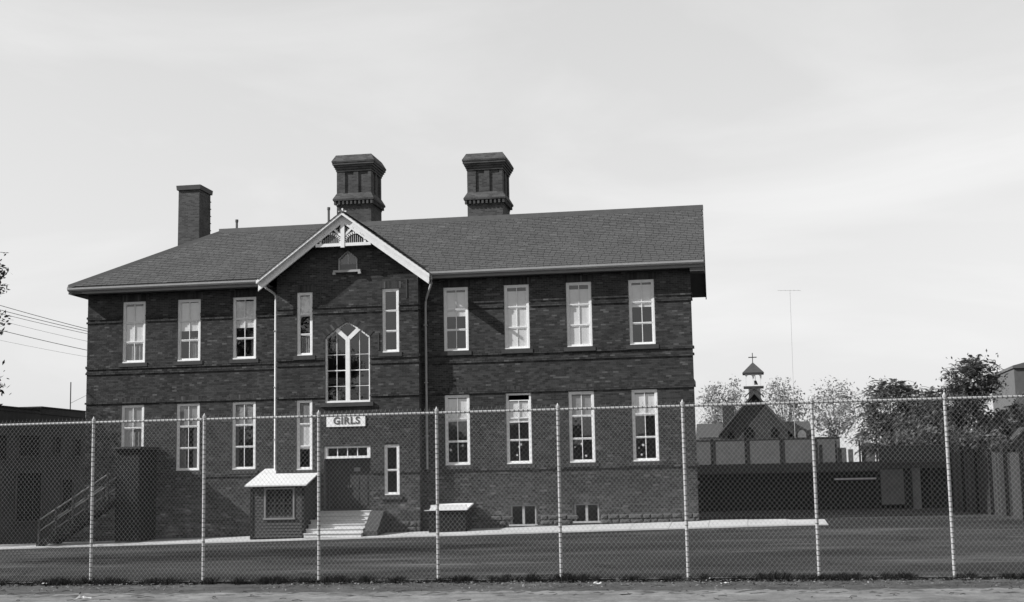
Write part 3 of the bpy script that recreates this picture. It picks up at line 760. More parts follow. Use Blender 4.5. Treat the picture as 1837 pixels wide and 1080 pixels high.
for (ya, za, yb, zb) in ((-.5, 11.14, YRG, ZRG - .02), (YRG, ZRG - .02, 10.15, 11.14)):
    n = len(rb_.v)
    for dx in (-.03, .015):
        rb_.v += [(xend(ya) + dx, ya, za - .20), (xend(yb) + dx, yb, zb - .20), (xend(yb) + dx, yb, zb), (xend(ya) + dx, ya, za)]
    rb_.f += [(n, n+1, n+2, n+3), (n+7, n+6, n+5, n+4), (n, n+3, n+7, n+4), (n+1, n+5, n+6, n+2), (n, n+4, n+5, n+1), (n+2, n+6, n+7, n+3)]
rb_.build('rake_board', FASCIA, school)
MB().box(XR + .005, 26.86, -.47, .35, 10.78, 10.95).build('eave_return', SOFFIT, school)
# bay gable: barge boards, crown moulding, truss
cs = 1 / math.sqrt(1 + SL_B**2); sn = SL_B * cs
gt = thing_part = None
bs = MB()
for sg in (-1, 1):
    P = [(XC, YB + .02, 13.62), (XC + sg*3.62, YB + .02, 13.62 - SL_B*3.62), (XC + sg*3.62, -1.10, 13.62 - SL_B*3.62), (XC, -1.10, 13.62)]
    bs.poly(P if sg > 0 else P[::-1])
bs.build('gable_soffit', SOFFIT, school)
for sg in (-1, 1):
    m = MB(); w = .34 / cs
    m.prism([(XC, 13.76 - w), (XC + sg*3.68, 13.76 - SL_B*3.68 - w), (XC + sg*3.68, 13.76 - SL_B*3.68), (XC, 13.76)][::sg], -1.10, -1.05)
    bb = m.build('barge_board', WHITE, school)
    m = MB(); w2 = .10 / cs
    m.prism([(XC, 13.79 - w2), (XC + sg*3.72, 13.79 - SL_B*3.72 - w2), (XC + sg*3.72, 13.79 - SL_B*3.72), (XC, 13.79)][::sg], -1.27, -1.102)
    m.build('crown_moulding', WHITE, bb)
    m = MB(); m.prism([(XC, 13.79 - .36 - w2*.7), (XC + sg*3.66, 13.79 - .36 - SL_B*3.66 - w2*.7), (XC + sg*3.66, 13.79 - .36 - SL_B*3.66), (XC, 13.79 - .36)][::sg], -1.125, -1.102)
    m.build('bead', WHITE, bb)
tb = MB().box(10.80, 13.18, -1.12, -1.03, 12.36, 12.49); tru = tb.build('gable_truss', WHITE, school)
kp = MB(); kp.box(11.885, 12.055, -1.135, -1.02, 12.30, 13.36); kp.build('king_post', WHITE, tru)
for sg in (-1, 1):
    m = MB(); pts = []
    for q in range(9):
        t = q / 8; a = t * math.pi / 2
        pts.append((XC + sg * (.10 + .52 * (1 - math.cos(a)) * 1.0), 12.52 + .40 * math.sin(a)))
    strip(m, pts if sg > 0 else pts, .10, -1.11, -1.05); m.build('curved_brace', WHITE, tru)
    m = MB(); pts = [(XC + sg * (.62 + .34 * math.sin(a)), 12.50 + .40 * math.cos(a) ** 1.0) for a in span(0, math.pi/2, 7)]
    strip(m, pts, .08, -1.11, -1.05); m.build('curved_brace', WHITE, tru)
    m = MB(); strip(m, [(XC + sg*.09, 12.82), (XC + sg*.42, 13.14)], .09, -1.11, -1.05); m.build('strut', WHITE, tru)
    for q in range(9):
        x = XC + sg * (.20 + q * .088); zt = 13.79 - .42/cs - SL_B * abs(x - XC)
        if zt > 12.53: MB().box(x - .016, x + .016, -1.09, -1.06, 12.492, min(zt, 12.52 + .44)).build('baluster', TRIM, tru)
    for q in range(3):
        x = XC + sg * (.14 + q * .085); MB().box(x - .014, x + .014, -1.09, -1.06, 12.9, 13.79 - .42/cs - SL_B*abs(x - XC)).build('baluster', TRIM, tru)
fn = MB().box(XC - .05, XC + .05, -1.17, -1.07, 13.74, 13.86); fn.box(XC - .17, XC + .17, -1.15, -1.09, 13.80, 13.85).box(XC - .03, XC + .03, -1.15, -1.09, 13.86, 13.96); fn.build('finial', WHITE, tru)
# downspouts
m = MB().tube([(8.36, -.46, 11.05), (8.36, -.44, 10.90), (8.40, -.40, 10.83), (8.66, -.12, 10.62), (8.71, -.07, 10.52), (8.71, -.06, 10.3), (8.70, -.06, 3.02)], .05, 10)
m.build('downspout', WHITE, school, smooth=False)
m = MB().tube([(15.62, -.58, 11.04), (15.62, -.56, 10.9), (15.60, -.45, 10.75), (15.30, -.12, 10.15), (15.26, -.07, 10.0), (15.25, -.07, 9.7), (15.25, -.07, 3.05)], .05, 10)
m.build('downspout', GUTTER, school)
for z in (9.0, 6.6, 4.4):
    MB().box(8.64, 8.76, -.13, .24, z, z + .05).build('pipe_bracket', GUTTER, school); MB().box(15.18, 15.32, -.14, -.01, z, z + .05).build('pipe_bracket', GUTTER, school)

# ------------------------------------------------------------------ chimneys and roof fittings
CHB = brick_tex('chimney_brickwork', 0.10, 0.045, 0.10)
def big_chimney(X0, Y0, lab, dz=0.0):
    hx, hy = .82, .95; cx_, cy_ = X0 + hx, Y0 + hy
    m = MB(); m.frustum(cx_, cy_, 12.8, hx, hy, 15.36, hx, hy, cap=False); c = m.build('chimney', CHB, school); c['label'] = lab
    m = MB(); m.frustum(cx_, cy_, 15.34, hx + .02, hy + .02, 15.40, hx + .02, hy + .02); m.frustum(cx_, cy_, 15.58, hx + .15, hy + .15, 15.66, hx + .16, hy + .16); m.frustum(cx_, cy_, 15.661, hx + .16, hy + .16, 15.95, hx, hy)
    m.build('corbel_band', CHB, c)
    for q in range(10):            # dentils
        x = cx_ - hx - .10 + q * (2 * hx + .2 - .10) / 9
        MB().box(x, x + .10, cy_ - hy - .13, cy_ - hy + .05, 15.40, 15.579).build('dentil', CHB, c)
    for q in range(9):
        y = cy_ - hy + q * (2 * hy - .10) / 8
        MB().box(cx_ + hx - .05, cx_ + hx + .13, y, y + .10, 15.40, 15.579).build('dentil', CHB, c)
    m = MB(); m.frustum(cx_, cy_, 15.4, hx - .02, hy - .02, 15.6, hx - .02, hy - .02, cap=False); m.frustum(cx_, cy_, 15.94, hx - .05, hy - .05, 17.0, hx - .05, hy - .05); m.build('shaft', CHB, c)
    xs_ = (-hx, -hx + .34), (-.17 + .12, .17 + .12 - .10), (hx - .26, hx)
    for a, b in ((-hx, -hx + .40), (-.02, .22), (hx - .14, hx)):
        MB().box(cx_ + a, cx_ + b, cy_ - hy, cy_ - hy + .16, 15.951, 16.98).build('pilaster', CHB, c)
    for a, b in ((-hy + .161, -hy + .42), (-.15, .15), (hy - .3, hy)):
        MB().box(cx_ + hx - .16, cx_ + hx - .001, cy_ + a, cy_ + b, 15.951, 16.98).build('pilaster', CHB, c)
    m = MB()
    for i, (z, gx) in enumerate(((16.98, .03), (17.08, .07), (17.18, .12), (17.28, .17))):
        m.frustum(cx_, cy_, z, hx + gx, hy + gx, z + .098, hx + gx, hy + gx)
    m.frustum(cx_, cy_, 17.379, hx + .19, hy + .19, 17.45, hx + .20, hy + .20); m.frustum(cx_, cy_, 17.451, hx + .20, hy + .20, 17.76, hx + .03, hy + .03)
    m.build('cap', CHB, c)
    for o_ in [c] + list(c.children): o_.location.z += dz if o_ is c else 0
big_chimney(9.88, 5.1, 'corbelled brick chimney behind the peak of the gable')
big_chimney(16.08, 5.1, 'corbelled brick chimney standing free on the ridge', -.28)
m = MB().frustum(1.98, 7.35, 12.0, .55, .75, 16.92, .53, .72, cap=False); c = m.build('chimney', CHB, school); c['label'] = 'plain square brick chimney behind the hipped end'
MB().frustum(1.98, 7.35, 16.86, .60, .80, 17.08, .62, .82).build('cap', LEADC, c)
for q in range(9): MB().box(2.50, 2.555, 8.0, 8.08, 13.6 + q*.36, 13.64 + q*.36).build('rung', WIREBLK, c)
for x, zt in ((5.02, 14.92), (9.50, 15.28)):
    m = MB().tube([(x, YRG + .25, 13.9), (x, YRG + .25, zt)], .055, 10); p = m.build('vent_pipe', RIDGE, school); MB().tube([(x, YRG + .25, zt - .09), (x, YRG + .25, zt + .03)], .075, 10).build('collar', RIDGE, p)
MB().frustum(18.75, 5.1, 14.3, .36, .3, 14.50, .34, .28).build('roof_hatch', LEADC, school)

# ------------------------------------------------------------------ lean-to shed beside the steps
shed = thing('lean_to_shed', 'small dark clapboard lean-to shed with pale sloping roof beside the steps', 'shed', (9.5, -1.2, 0.4))
SX0, SX1, SY = 8.36, 10.60, -2.02
MB().box(SX0 + .03, SX1 - .03, SY + .03, SY + .09, .3, 2.44).box(SX1 - .09, SX1 - .03, SY + .09, YB - .01, .3, 2.42).box(SX0 + .03, SX0 + .09, SY + .09, YL - .01, .3, 2.42).build('wall', WOOD_B, shed)
sl = .283
def rz(y): return 2.47 + (y + 2.22) * sl
n = 0; z = .42
while z < 2.36:
    for xa, xb in (((SX0, 8.95), (10.17, SX1)) if 1.18 < z < 2.28 else ((SX0, SX1),)):
        m = MB(); m.prism_x([(SY - .012, z), (SY + .03, z), (SY + .03, z + .125), (SY + .012, z + .125)], xa, xb); m.build('board', WOOD_D, shed)
    z += .122
z = .42
while z < 2.4:
    m = MB(); m.box(SX1 - .03, SX1 - .006, SY + .03, YB - .01, z, z + .115); m.build('board', WOOD_D, shed); z += .122
for x in (SX0 - .03, SX1 - .09): MB().box(x, x + .12, SY - .035, SY - .0125, .35, 2.40).build('corner_board', WOOD_B, shed)
f = MB(); bar(f, 8.92, 8.99, 1.20, 2.34, SY - .03, SY + .05); bar(f, 10.13, 10.20, 1.20, 2.34, SY - .03, SY + .05); bar(f, 8.92, 10.20, 2.342, 2.40, SY - .03, SY + .05); bar(f, 8.88, 10.24, 1.13, 1.198, SY - .06, SY + .05)
w = f.build('window', mat('dull_trim_paint', .16, .7, .2, 6.0), shed)
for q in (1, 2): MB().box(8.99 + q*.38 - .012, 8.99 + q*.38 + .012, SY - .005, SY + .025, 1.20, 2.34).build('muntin', WOOD_D, w)
MB().box(8.99, 10.13, SY - .007, SY - .0055 + .02, 1.755, 1.78).build('muntin', WOOD_D, w)
for q in range(3):
    for za, zb in ((1.2, 1.755), (1.78, 2.34)): a = 8.99 + q*.38; MB().quad((a+.012, SY+.012, za), (a+.368, SY+.012, za), (a+.368, SY+.012, zb), (a+.012, SY+.012, zb)).build('pane', GLASS, w)
m = MB()
for xa, xb, yb in ((SX0 - .2, 8.88, YL - .02), (8.88, SX1 + .16, YB - .02)):
    P = [(-2.24, rz(-2.24)), (yb, rz(yb)), (yb, rz(yb) + .05), (-2.24, rz(-2.24) + .05)]
    m.prism_x(P, xa, xb)
m.build('roof', mat('pale_roll_roofing', 0.46, .8, .12, 3.0, big=.1), shed)

# white-lidded bulkhead hatch in the corner of the bay
ht = thing('cellar_hatch', 'dark boxed cellar hatch with white sloping lid in the corner beside the bay', 'hatch', (16.3, -.7, .5))
MB().box(15.55, 17.08, -1.22, -.03, .3, 1.36).build('box', WOOD_B, ht)
m = MB(); m.prism_x([(-1.34, 1.38), (-.02, 1.58), (-.02, 1.64), (-1.34, 1.45)], 15.62, 17.17); m.box(15.66, 17.14, -1.33, -1.27, 1.385, 1.60); m.build('lid', WHITE, ht)
for q in range(6): MB().box(15.56 + q*.255, 15.80 + q*.255, -1.245, -1.222, .45, 1.34).build('board', WOOD_B, ht)
MB().box(15.40, 15.62, -1.34, -1.28, 1.375, 1.40).build('handle', WHITE, ht)

# ------------------------------------------------------------------ dark enclosed porch and stairs at the left corner
po = thing('enclosed_porch', 'tall black boarded porch against the wall near the left corner of the school', 'porch', (2.7, -.6, .3))
MB().box(2.25, 3.28, -1.48, -1.43, .3, 4.12).box(3.23, 3.28, -1.43, YL - .01, .3, 4.12).box(2.25, 2.30, -1.43, YL - .01, 2.3, 4.12).build('wall', WOOD_B, po)
for q in range(7): MB().box(2.25 + q*.147, 2.25 + q*.147 + .135, -1.505, -1.481, .35, 4.10).build('board', WOOD_B, po)
for q in range(11): MB().box(3.281, 3.303, -1.44 + q*.152, -1.44 + q*.152 + .14, .35, 4.10).build('board', WOOD_B, po)
MB().box(2.12, 3.42, -1.65, YL - .01, 4.13, 4.22).build('roof', TARROOF, po)
stc = thing('wooden_staircase', 'dark wooden staircase with slanting handrails climbing to the black porch', 'stairs', (.8, -1.5, .2))
NS = 12
for i in range(NS):
    x = -.85 + i * .255; z = .35 + i * .158
    MB().box(x, x + .30, -2.0, -.85, z - .04, z).build('tread', WOOD_D, stc)
for y in (-2.03, -.82):
    m = MB(); m.prism([(-.95, .12), (-.70, .10), (2.24, 1.95), (2.24, 2.25), (-.95, .30)], y - .03, y + .03); m.build('stringer', WOOD_B, stc)
    m = MB().tube([(-.85, y, 1.25), (2.24, y, 3.13)], .035, 6); m.build('handrail', mat('pale_rail', .13, .6), stc)
    MB().tube([(-.85, y, .80), (2.24, y, 2.68)], .028, 6).build('handrail', mat('pale_rail', .13, .6), stc)
    for i in range(5): x = -.85 + i*.75; z = .30 + (x + .85)*.62; MB().box(x - .04, x + .04, y - .04, y + .04, z - .15, z + 1.0).build('post', WOOD_D, stc)

# ------------------------------------------------------------------ chain-link fence
FX, FY, FANG, FS, FZ, FH = 24.749, -29.857, -0.011, 2.438, 0.5, 3.398
fdir = Vector((math.cos(FANG), math.sin(FANG), 0)); fnrm = Vector((fdir.y, -fdir.x, 0))
fence = thing('chain_link_fence', 'tall galvanised chain-link fence running across the whole foreground', 'fence', (FX, FY, FZ))
NW = 54; D2 = FS / NW; NZ = 65; DZ = (FH + .02) / NZ
mw = MB(); wr = .0017
for k in range(NW):
    x0 = k * D2
    for j in range(NZ):
        a = (x0 + (D2 if j % 2 else 0) * 1.0, (.006 if (j + k) % 2 else -.006), j * DZ); b = (x0 + (0 if j % 2 else D2), (.006 if (j + 1 + k) % 2 else -.006), (j + 1) * DZ)
        if k % 2: a = (x0 + (0 if j % 2 else D2), a[1], a[2]); b = (x0 + (D2 if j % 2 else 0), b[1], b[2])
        n = len(mw.v); dx, dz = b[0] - a[0], b[2] - a[2]; L = math.hypot(dx, dz); nx, nz = -dz / L * wr, dx / L * wr
        for P in (a, b):
            mw.v += [(P[0] + nx, P[1] - wr * .6, P[2] + nz), (P[0] - nx, P[1] - wr * .6, P[2] - nz), (P[0], P[1] + wr, P[2])]
        mw.f += [(n, n+1, n+4, n+3), (n+1, n+2, n+5, n+4), (n+2, n, n+3, n+5)]
    # twisted barb at the top edge
    zt = NZ * DZ; xt = x0 + (0 if (NZ % 2 == 0) ^ (k % 2 == 1) else D2)
    if True:
        n = len(mw.v); mw.v += [(xt - .004, -.004, zt), (xt + .004, -.004, zt), (xt, .004, zt), (xt + .012, 0, zt + .045)]; mw.f += [(n, n+1, n+3), (n+1, n+2, n+3), (n+2, n, n+3)]
pm = mesh_of(mw, 'mesh_panel', WIRE)
pz = MB(); pz.tube([(0, 0, -.35), (0, 0, FH - .03)], .030, 12); pz.tube([(0, 0, FH - .05), (0, 0, FH + .0)], .037, 12); pz.tube([(0, 0, FH), (0, 0, FH + .05)], .022, 8, r2=.006)
for z in (.5, 1.1, 1.7, 2.3, 2.9): pz.tube([(0, 0, z), (0, 0, z + .016)], .034, 10)
pme = mesh_of(pz, 'post', GALV)
rlm = mesh_of(MB().tube([(0, 0, 0), (FS, 0, 0)], .024, 10), 'top_rail', GALV)
DASH = mat('dark_dash_ring', 0.10, 0.7, 0.2, 20.0)  # added dark rings imitate mesh wires and their shadows crossing posts and rail
tz = MB(); tr_ = MB(); z = .05
while z < FH - .08:
    a0 = random.uniform(0, 6.28); tz.tube([(0, 0, z), (.003, 0, z + .022)], .0335, 8); z += .098 + random.uniform(-.012, .012)
for q in range(27):
    x = (q + .5) * FS / 27; tr_.tube([(x - .012, 0, -.004), (x + .012, 0, .004)], .0275, 8)
tpm = mesh_of(tz, 'dash_rings', DASH); trm = mesh_of(tr_, 'dash_rings', DASH)
for i in range(-6, 6):
    P = Vector((FX, FY, FZ + .001 * i)) + fdir * (i * FS)
    o_ = inst('dash_rings', tpm, P, fence, rot=(0, 0, FANG)); o_['kind'] = 'stuff'
    if i < 5: o_ = inst('dash_rings', trm, P + Vector((0, 0, FH - .075)), fence, rot=(0, 0, FANG)); o_['kind'] = 'stuff'
    inst('post', pme, P, fence, rot=(0, random.uniform(-.0015, .0015), FANG))
    if i < 5:
        inst('top_rail', rlm, P + Vector((0, 0, FH - .075)), fence, rot=(0, 0, FANG))
        inst('mesh_panel', pm, P + fnrm * .042 + Vector((0, 0, -.03)), fence, rot=(0, 0, FANG))
m = MB(); a = Vector((FX, FY - .05, FZ + .06)); m.tube([a + fdir * (-6 * FS), a + fdir * (5 * FS)], .004, 5); m.build('tension_wire', WIRE, fence)

# ------------------------------------------------------------------ grass strip, fallen leaves, paper
g = MB()
def blade(mb, x, y, z, h, w, lean):
    a = random.uniform(0, math.pi * 2); dx, dy = math.cos(a) * w, math.sin(a) * w; l = random.uniform(0, math.pi * 2)
    n = len(mb.v); lx, ly = math.cos(l) * lean, math.sin(l) * lean
    mb.v += [(x - dx, y - dy, z), (x + dx, y + dy, z), (x + dx*.6 + lx*.4, y + dy*.6 + ly*.4, z + h*.6), (x - dx*.6 + lx*.4, y - dy*.6 + ly*.4, z + h*.6), (x + lx, y + ly, z + h)]
    mb.f += [(n, n+1, n+2, n+3), (n+3, n+2, n+4)]
def cl(x): return .5 + .5 * math.sin(x * 3.1 + 1.3 * math.sin(x * 1.7)) * math.sin(x * .9 + 2)
def clump(x): return max(0.0, .5 + .32 * math.sin(x * 7.3 + 2 * math.sin(x * 2.1)) + .30 * math.sin(x * 17.1 + 3 * math.sin(x * 3.7)) + .22 * math.sin(x * 1.3 + 1))
for _ in range(60000):
    x = random.uniform(8.6, 39.0); c = clump(x)
    if random.random() > .5 + .6 * c: continue
    y = FY + (x - FX) * FANG + random.gauss(-.03, .07 + .10 * c)
    blade(g, x, y, .49, random.uniform(.04, .17) * (.45 + .7 * c), random.uniform(.004, .012), random.uniform(.03, .13))
for _ in range(9000):                 # broad-leaved weeds among the grass
    x = random.uniform(8.6, 39.0); c = clump(x + .3)
    if random.random() > c: continue
    y = FY + (x - FX) * FANG + random.gauss(-.03, .13); sz = random.uniform(.012, .032); i0 = len(g.v)
    n_ = Vector((random.gauss(0, .7), random.gauss(-.4, .6), 1)).normalized(); u_ = n_.cross(Vector((random.gauss(0, 1), random.gauss(0, 1), 0))).normalized(); v_ = n_.cross(u_); P = Vector((x, y, .51 + random.uniform(0, .11) * c))
    g.v += [tuple(P - u_ * sz), tuple(P + v_ * sz * .5), tuple(P + u_ * sz), tuple(P - v_ * sz * .5)]; g.f.append((i0, i0+1, i0+2, i0+3))
for _ in range(2600):
    x = random.uniform(9.0, 38.5); y = random.uniform(-32.3, -29.4); c = cl(x * 1.3 + y)
    if random.random() < c * .6: blade(g, x, y, .49, random.uniform(.02, .06), random.uniform(.004, .008), .05)
g.build('grass', GRASSM, None, 'stuff')
tag(bpy.data.objects['grass'], 'ragged dark grass growing along the foot of the fence', 'grass')
lv = MB()
def leafq(mb, p, s, flat=False, asp=.55, n=None):
    if n is None: n = Vector((random.gauss(0, 1), random.gauss(0, 1), random.gauss(0, 1) + (3.5 if flat else .8)))
    n.normalize(); u = n.cross(Vector((random.gauss(0, 1), random.gauss(0, 1), random.gauss(0, 1)))).normalized(); v = n.cross(u)
    i = len(mb.v); p = Vector(p)
    mb.v += [tuple(p - u * s), tuple(p + v * s * asp), tuple(p + u * s), tuple(p - v * s * asp)]; mb.f.append((i, i+1, i+2, i+3))
for _ in range(9000):
    x = random.uniform(9, 39); y = FY - abs(random.gauss(.25, 1.0)) + random.uniform(0, .25)
    if cl(x * .7 + 4) * random.random() > .12: leafq(lv, (x, y, .53 + random.uniform(0, .015)), random.uniform(.012, .038), True)
lv.build('fallen_leaves', LITTER, None, 'stuff'); tag(bpy.data.objects['fallen_leaves'], 'dry fallen leaves and twigs scattered on the dirt below the fence', 'leaves')
tw = MB()
for _ in range(90):
    x, y = random.uniform(9, 39), random.uniform(-34.5, -30.4); a = random.uniform(0, 6.28); L = random.uniform(.06, .3)
    tw.tube([(x, y, .53), (x + .5*L*math.cos(a), y + .5*L*math.sin(a), .54), (x + L*math.cos(a + .3), y + L*math.sin(a + .3), .53)], .006, 4)
tw.build('twigs', BARK, None, 'stuff'); tag(bpy.data.objects['twigs'], 'thin dark twigs lying on the bare earth by the fence', 'twigs')
def paper(px, py, s, a, lab):
    m = MB(); n = 5; z0 = .545
    for j in range(n):
        for i in range(n):
            u, v = (i/(n-1) - .5) * s, (j/(n-1) - .5) * s * .62
            m.v.append((px + u*math.cos(a) - v*math.sin(a), py + u*math.sin(a) + v*math.cos(a), z0 + abs(random.gauss(0, .22)) * s * .5))
    for j in range(n-1):
        for i in range(n-1): q = j*n + i; m.f.append((q, q+1, q+n+1, q+n))
    o = m.build('paper_scrap', PAPER, None); tag(o, lab, 'litter', 'paper litter along the fence')
paper(14.15, -30.05, .13, .3, 'crumpled white paper caught in the grass near the second fence post')
paper(27.6, -30.0, .12, 1.0, 'bright white paper scrap in the grass between the two right-hand bays')
paper(27.9, -31.3, .15, .2, 'flat white paper scrap lying on dirt at the lower right')
paper(25.6, -31.1, .16, .5, 'folded white paper scrap lying on dirt below the sixth fence post')
paper(11.75, -30.2, .12, .1, 'crumpled white paper near the leftmost fence post')
paper(16.9, -33.9, .26, .4, 'large pale paper sheet at the bottom edge on the left')
paper(22.6, -29.2, .10, .9, 'tiny white scrap on the asphalt just behind the fence')

# ------------------------------------------------------------------ trees
def tree(name, lab, base, trunk_h, tr, blobs, nclu, nleaf, ls, lm, spread=.45, group=None, spiky=False, flat=.7):
    t = thing(name, lab, 'tree', base, group)
    b = Vector(base); tk = MB(); top = b + Vector((random.uniform(-.2, .2), random.uniform(-.2, .2), trunk_h))
    tk.tube([b - Vector((0, 0, .3)), b + Vector((.05, 0, trunk_h * .4)), top], tr, 9, r2=tr * .55); tk.build('trunk', BARK, t, smooth=True)
    cl_ = []
    for (cx, cy, cz, rx, ry, rz_, wgt) in blobs:
        for _ in range(int(nclu * wgt)):
            d = Vector((random.gauss(0, 1), random.gauss(0, 1), random.gauss(0, 1))).normalized(); r = random.uniform(.35, 1.0) ** .6
            cl_.append(Vector((cx + d.x*rx*r, cy + d.y*ry*r, cz + d.z*rz_*r)))
    lb = MB()
    for p in random.sample(cl_, min(len(cl_), 26)):
        q = top + (p - top) * .5 + Vector((0, 0, .25)); lb.tube([top - Vector((0, 0, random.uniform(0, trunk_h*.4))), q, p], tr * .30, 5, r2=tr * .06, caps=False)
    lb.build('limbs', BARK, t)
    cr = MB()
    for p in cl_:
        sp = spread * random.uniform(.6, 1.3); ax = Vector((random.gauss(0, 1), random.gauss(0, 1), random.gauss(.3, .6))).normalized()
        if spiky:
            if random.random() < .75:      # inner foliage
                for _ in range(14):
                    q = p + Vector((random.gauss(0, sp * .9), random.gauss(0, sp * .9), random.gauss(-.15, sp * .7))); leafq(cr, q, ls * random.uniform(.5, 1.0), asp=.42)
            # a rosette of pinnate fronds
            for fr_ in range(random.randint(4, 7)):
                dr_ = Vector((random.gauss(0, 1), random.gauss(0, 1), random.gauss(.35, .5))).normalized(); L_ = random.uniform(.55, 1.0) * sp * 2.4
                for i_ in range(9):
                    t_ = (i_ + 1.5) / 10; c_ = p + dr_ * (L_ * t_) - Vector((0, 0, .55 * L_ * t_ * t_))
                    sd = dr_.cross(Vector((0, 0, 1))).normalized()
                    for s_ in (-1, 1):
                        tip = c_ + sd * (s_ * ls * (1.25 - t_ * .6)) + dr_ * (ls * .5) - Vector((0, 0, ls * .35)); w3 = dr_ * (ls * .22)
                        i0 = len(cr.v); cr.v += [tuple(c_ - w3 * .5), tuple(c_ + w3), tuple(tip)]; cr.f.append((i0, i0+1, i0+2))
            continue
        for _ in range(nleaf):
            q = p + Vector((random.gauss(0, sp), random.gauss(0, sp), random.gauss(0, sp * flat)))
            leafq(cr, q, ls * random.uniform(.6, 1.3), asp=.42)
    cr.build('crown', lm, t)
    return t
random.seed(21)
tree('shade_tree', 'leafy tree whose branch tips show at the left edge of the picture', (2.2, -20.0, .4), 5.2, .26, [(2.0, -20, 8.2, 4.9, 4.6, 3.4, .62), (1.6, -20, 11.6, 3.4, 3.4, 2.4, .3), (5.5, -20.1, 5.6, 1.7, 1.2, .9, .20), (5.5, -20, 8.9, 1.6, 1.2, .8, .16)], 660, 60, .075, LEAF_D, .22)
tree('street_tree', 'leafy tree standing left of the school corner', (-8.6, -3.0, .1), 4.2, .22, [(-8.4, -3.1, 8.2, 3.3, 3.0, 3.3, 1.0)], 260, 40, .10, LEAF_D, .42)
G_BG = 'trees behind the yard'
tree('ailanthus_tree', 'dark spiky-leaved tree nearer the church, behind the low shed', (36.1, 24, .8), 3.4, .16, [(36.2, 24, 6.4, 1.7, 1.6, 1.55, .5), (36.0, 24, 4.6, 2.0, 1.7, 1.3, .45), (37.6, 23.6, 6.0, .8, .8, .8, .12)], 300, 40, .15, LEAF_M, .33, G_BG, spiky=True)
tree('ailanthus_tree', 'tallest dark tree with spiky top, left of the far right building', (40.0, 22, .8), 3.6, .18, [(40.4, 22, 7.5, 1.3, 1.3, 1.2, .30), (39.2, 22, 6.3, 1.7, 1.5, 1.0, .32), (39.9, 22, 4.6, 2.6, 1.8, 1.5, .55), (42.2, 22, 5.0, 1.1, 1.0, 1.1, .15), (38.0, 21.6, 4.8, 1.9, 1.2, 1.4, .35)], 380, 40, .15, LEAF_M, .34, G_BG, spiky=True)
tree('shrub', 'dense dark bush filling the gap under the spiky trees', (38.2, 18.5, .8), 1.0, .10, [(37.6, 18.5, 3.6, 2.6, 1.0, 1.3, .6), (40.3, 18.5, 3.2, 1.8, 1.0, 1.6, .4)], 200, 36, .13, LEAF_M, .36)
G_P = 'thin pale trees around the church'
for (x, zt, wd, lab) in ((25.55, 10.4, .85, 'thin pale tree just right of the school corner'), (27.3, 10.6, .95, 'thin pale tree behind the church belfry on its left'), (31.0, 10.4, 1.7, 'thin pale tree right of the belfry'), (35.1, 10.5, 1.9, 'broad pale tree right of the church, left of the dark trees')):
    hs = zt - 5.2
    tree('poplar_tree', lab, (x, 60, .9), 5.4, .10, [(x, 60, 5.2 + hs*.50, wd, wd, hs*.50, 1.0)], int(46 * wd + 26), 26, .13, LEAF_P, .42, G_P)

# ------------------------------------------------------------------ left neighbour
lbx = -5.0
lb = thing('neighbour_building', 'dark flat-roofed two-storey building beyond the left end of the school', 'building', (-12, 10, .2))
NB = mat('dark_stucco', .06, .95, .25, 1.5, big=.2, streak=.12)
MB().box(-19, lbx, 0.2, 24, -.2, 6.12).build('wall', NB, lb)
MB().box(-19, lbx + .02, 0.2, 5.7, 6.121, 6.28).build('parapet', NB, lb); MB().box(-19, lbx + .03, 5.7, 10.3, 6.121, 6.42).build('parapet', NB, lb)
MB().box(-19, lbx + .07, 5.66, 10.34, 6.421, 6.48).build('coping', TARROOF, lb); MB().box(-19, lbx + .06, 0.2, 5.655, 6.281, 6.34).build('coping', TARROOF, lb)
for (ya, yb, za, zb) in ((1.9, 2.6, 3.9, 5.0), (3.7, 5.6, 4.1, 5.05), (7.2, 7.7, 4.3, 5.05), (3.6, 5.9, 1.1, 3.3), (8.0, 9.0, 1.2, 3.0), (9.2, 9.8, 4.2, 5.0)):
    w = MB().box(lbx + .001, lbx + .05, ya - .07, ya, za, zb).box(lbx + .001, lbx + .05, yb, yb + .07, za, zb).box(lbx + .001, lbx + .05, ya - .07, yb + .07, zb, zb + .07).box(lbx + .001, lbx + .09, ya - .1, yb + .1, za - .08, za).build('window', NB, lb)
    n = max(1, int((yb - ya) / .7))
    for q in range(n):
        a = ya + (yb - ya) * q / n; MB().box(lbx + .002, lbx + .012, a + .02, a + (yb - ya)/n - .02, za, zb).build('pane', mat('dark_glass', .006, .6, .05, spec=.08), w)
ms = MB().tube([(-15.8, 30, .5), (-15.8, 30, 9.6)], .035, 6); tag(ms.build('roof_mast', WIREBLK), 'thin dark mast rising above the left neighbour roof', 'mast')
for k, (za, zb, r, lab) in enumerate(((14.21, 12.5, .020, 'topmost overhead wire left of the school'), (13.92, 12.36, .020, 'second overhead wire from the top left of the school'), (13.70, 12.2, .016, 'third overhead wire from the top, left of the school'), (12.64, 11.17, .020, 'overhead wire well below the bunch of three'), (13.24, 11.73, .010, 'faint thin overhead wire under the bunch of three'), (12.0, 10.75, .008, 'lowest faint overhead wire left of the school'))):
    m = MB(); pts = []
    for q in range(13):
        t = q / 12 * 3.2 - 1.0; pts.append((-18.18 + 5.88 * t, 25, za + (zb - za) * t + .10 * (t * t - t)))
    m.tube(pts, r, 5); tag(m.build('overhead_wire', WIREBLK), lab, 'wire', 'overhead wires')
m = MB().tube([(-15.8, 30, 8.2), (-11.5, 31, 10.4), (-6, 32, 13.2)], .012, 5); tag(m.build('guy_wire', WIREBLK), 'faint slanting wire running up from the mast', 'wire')

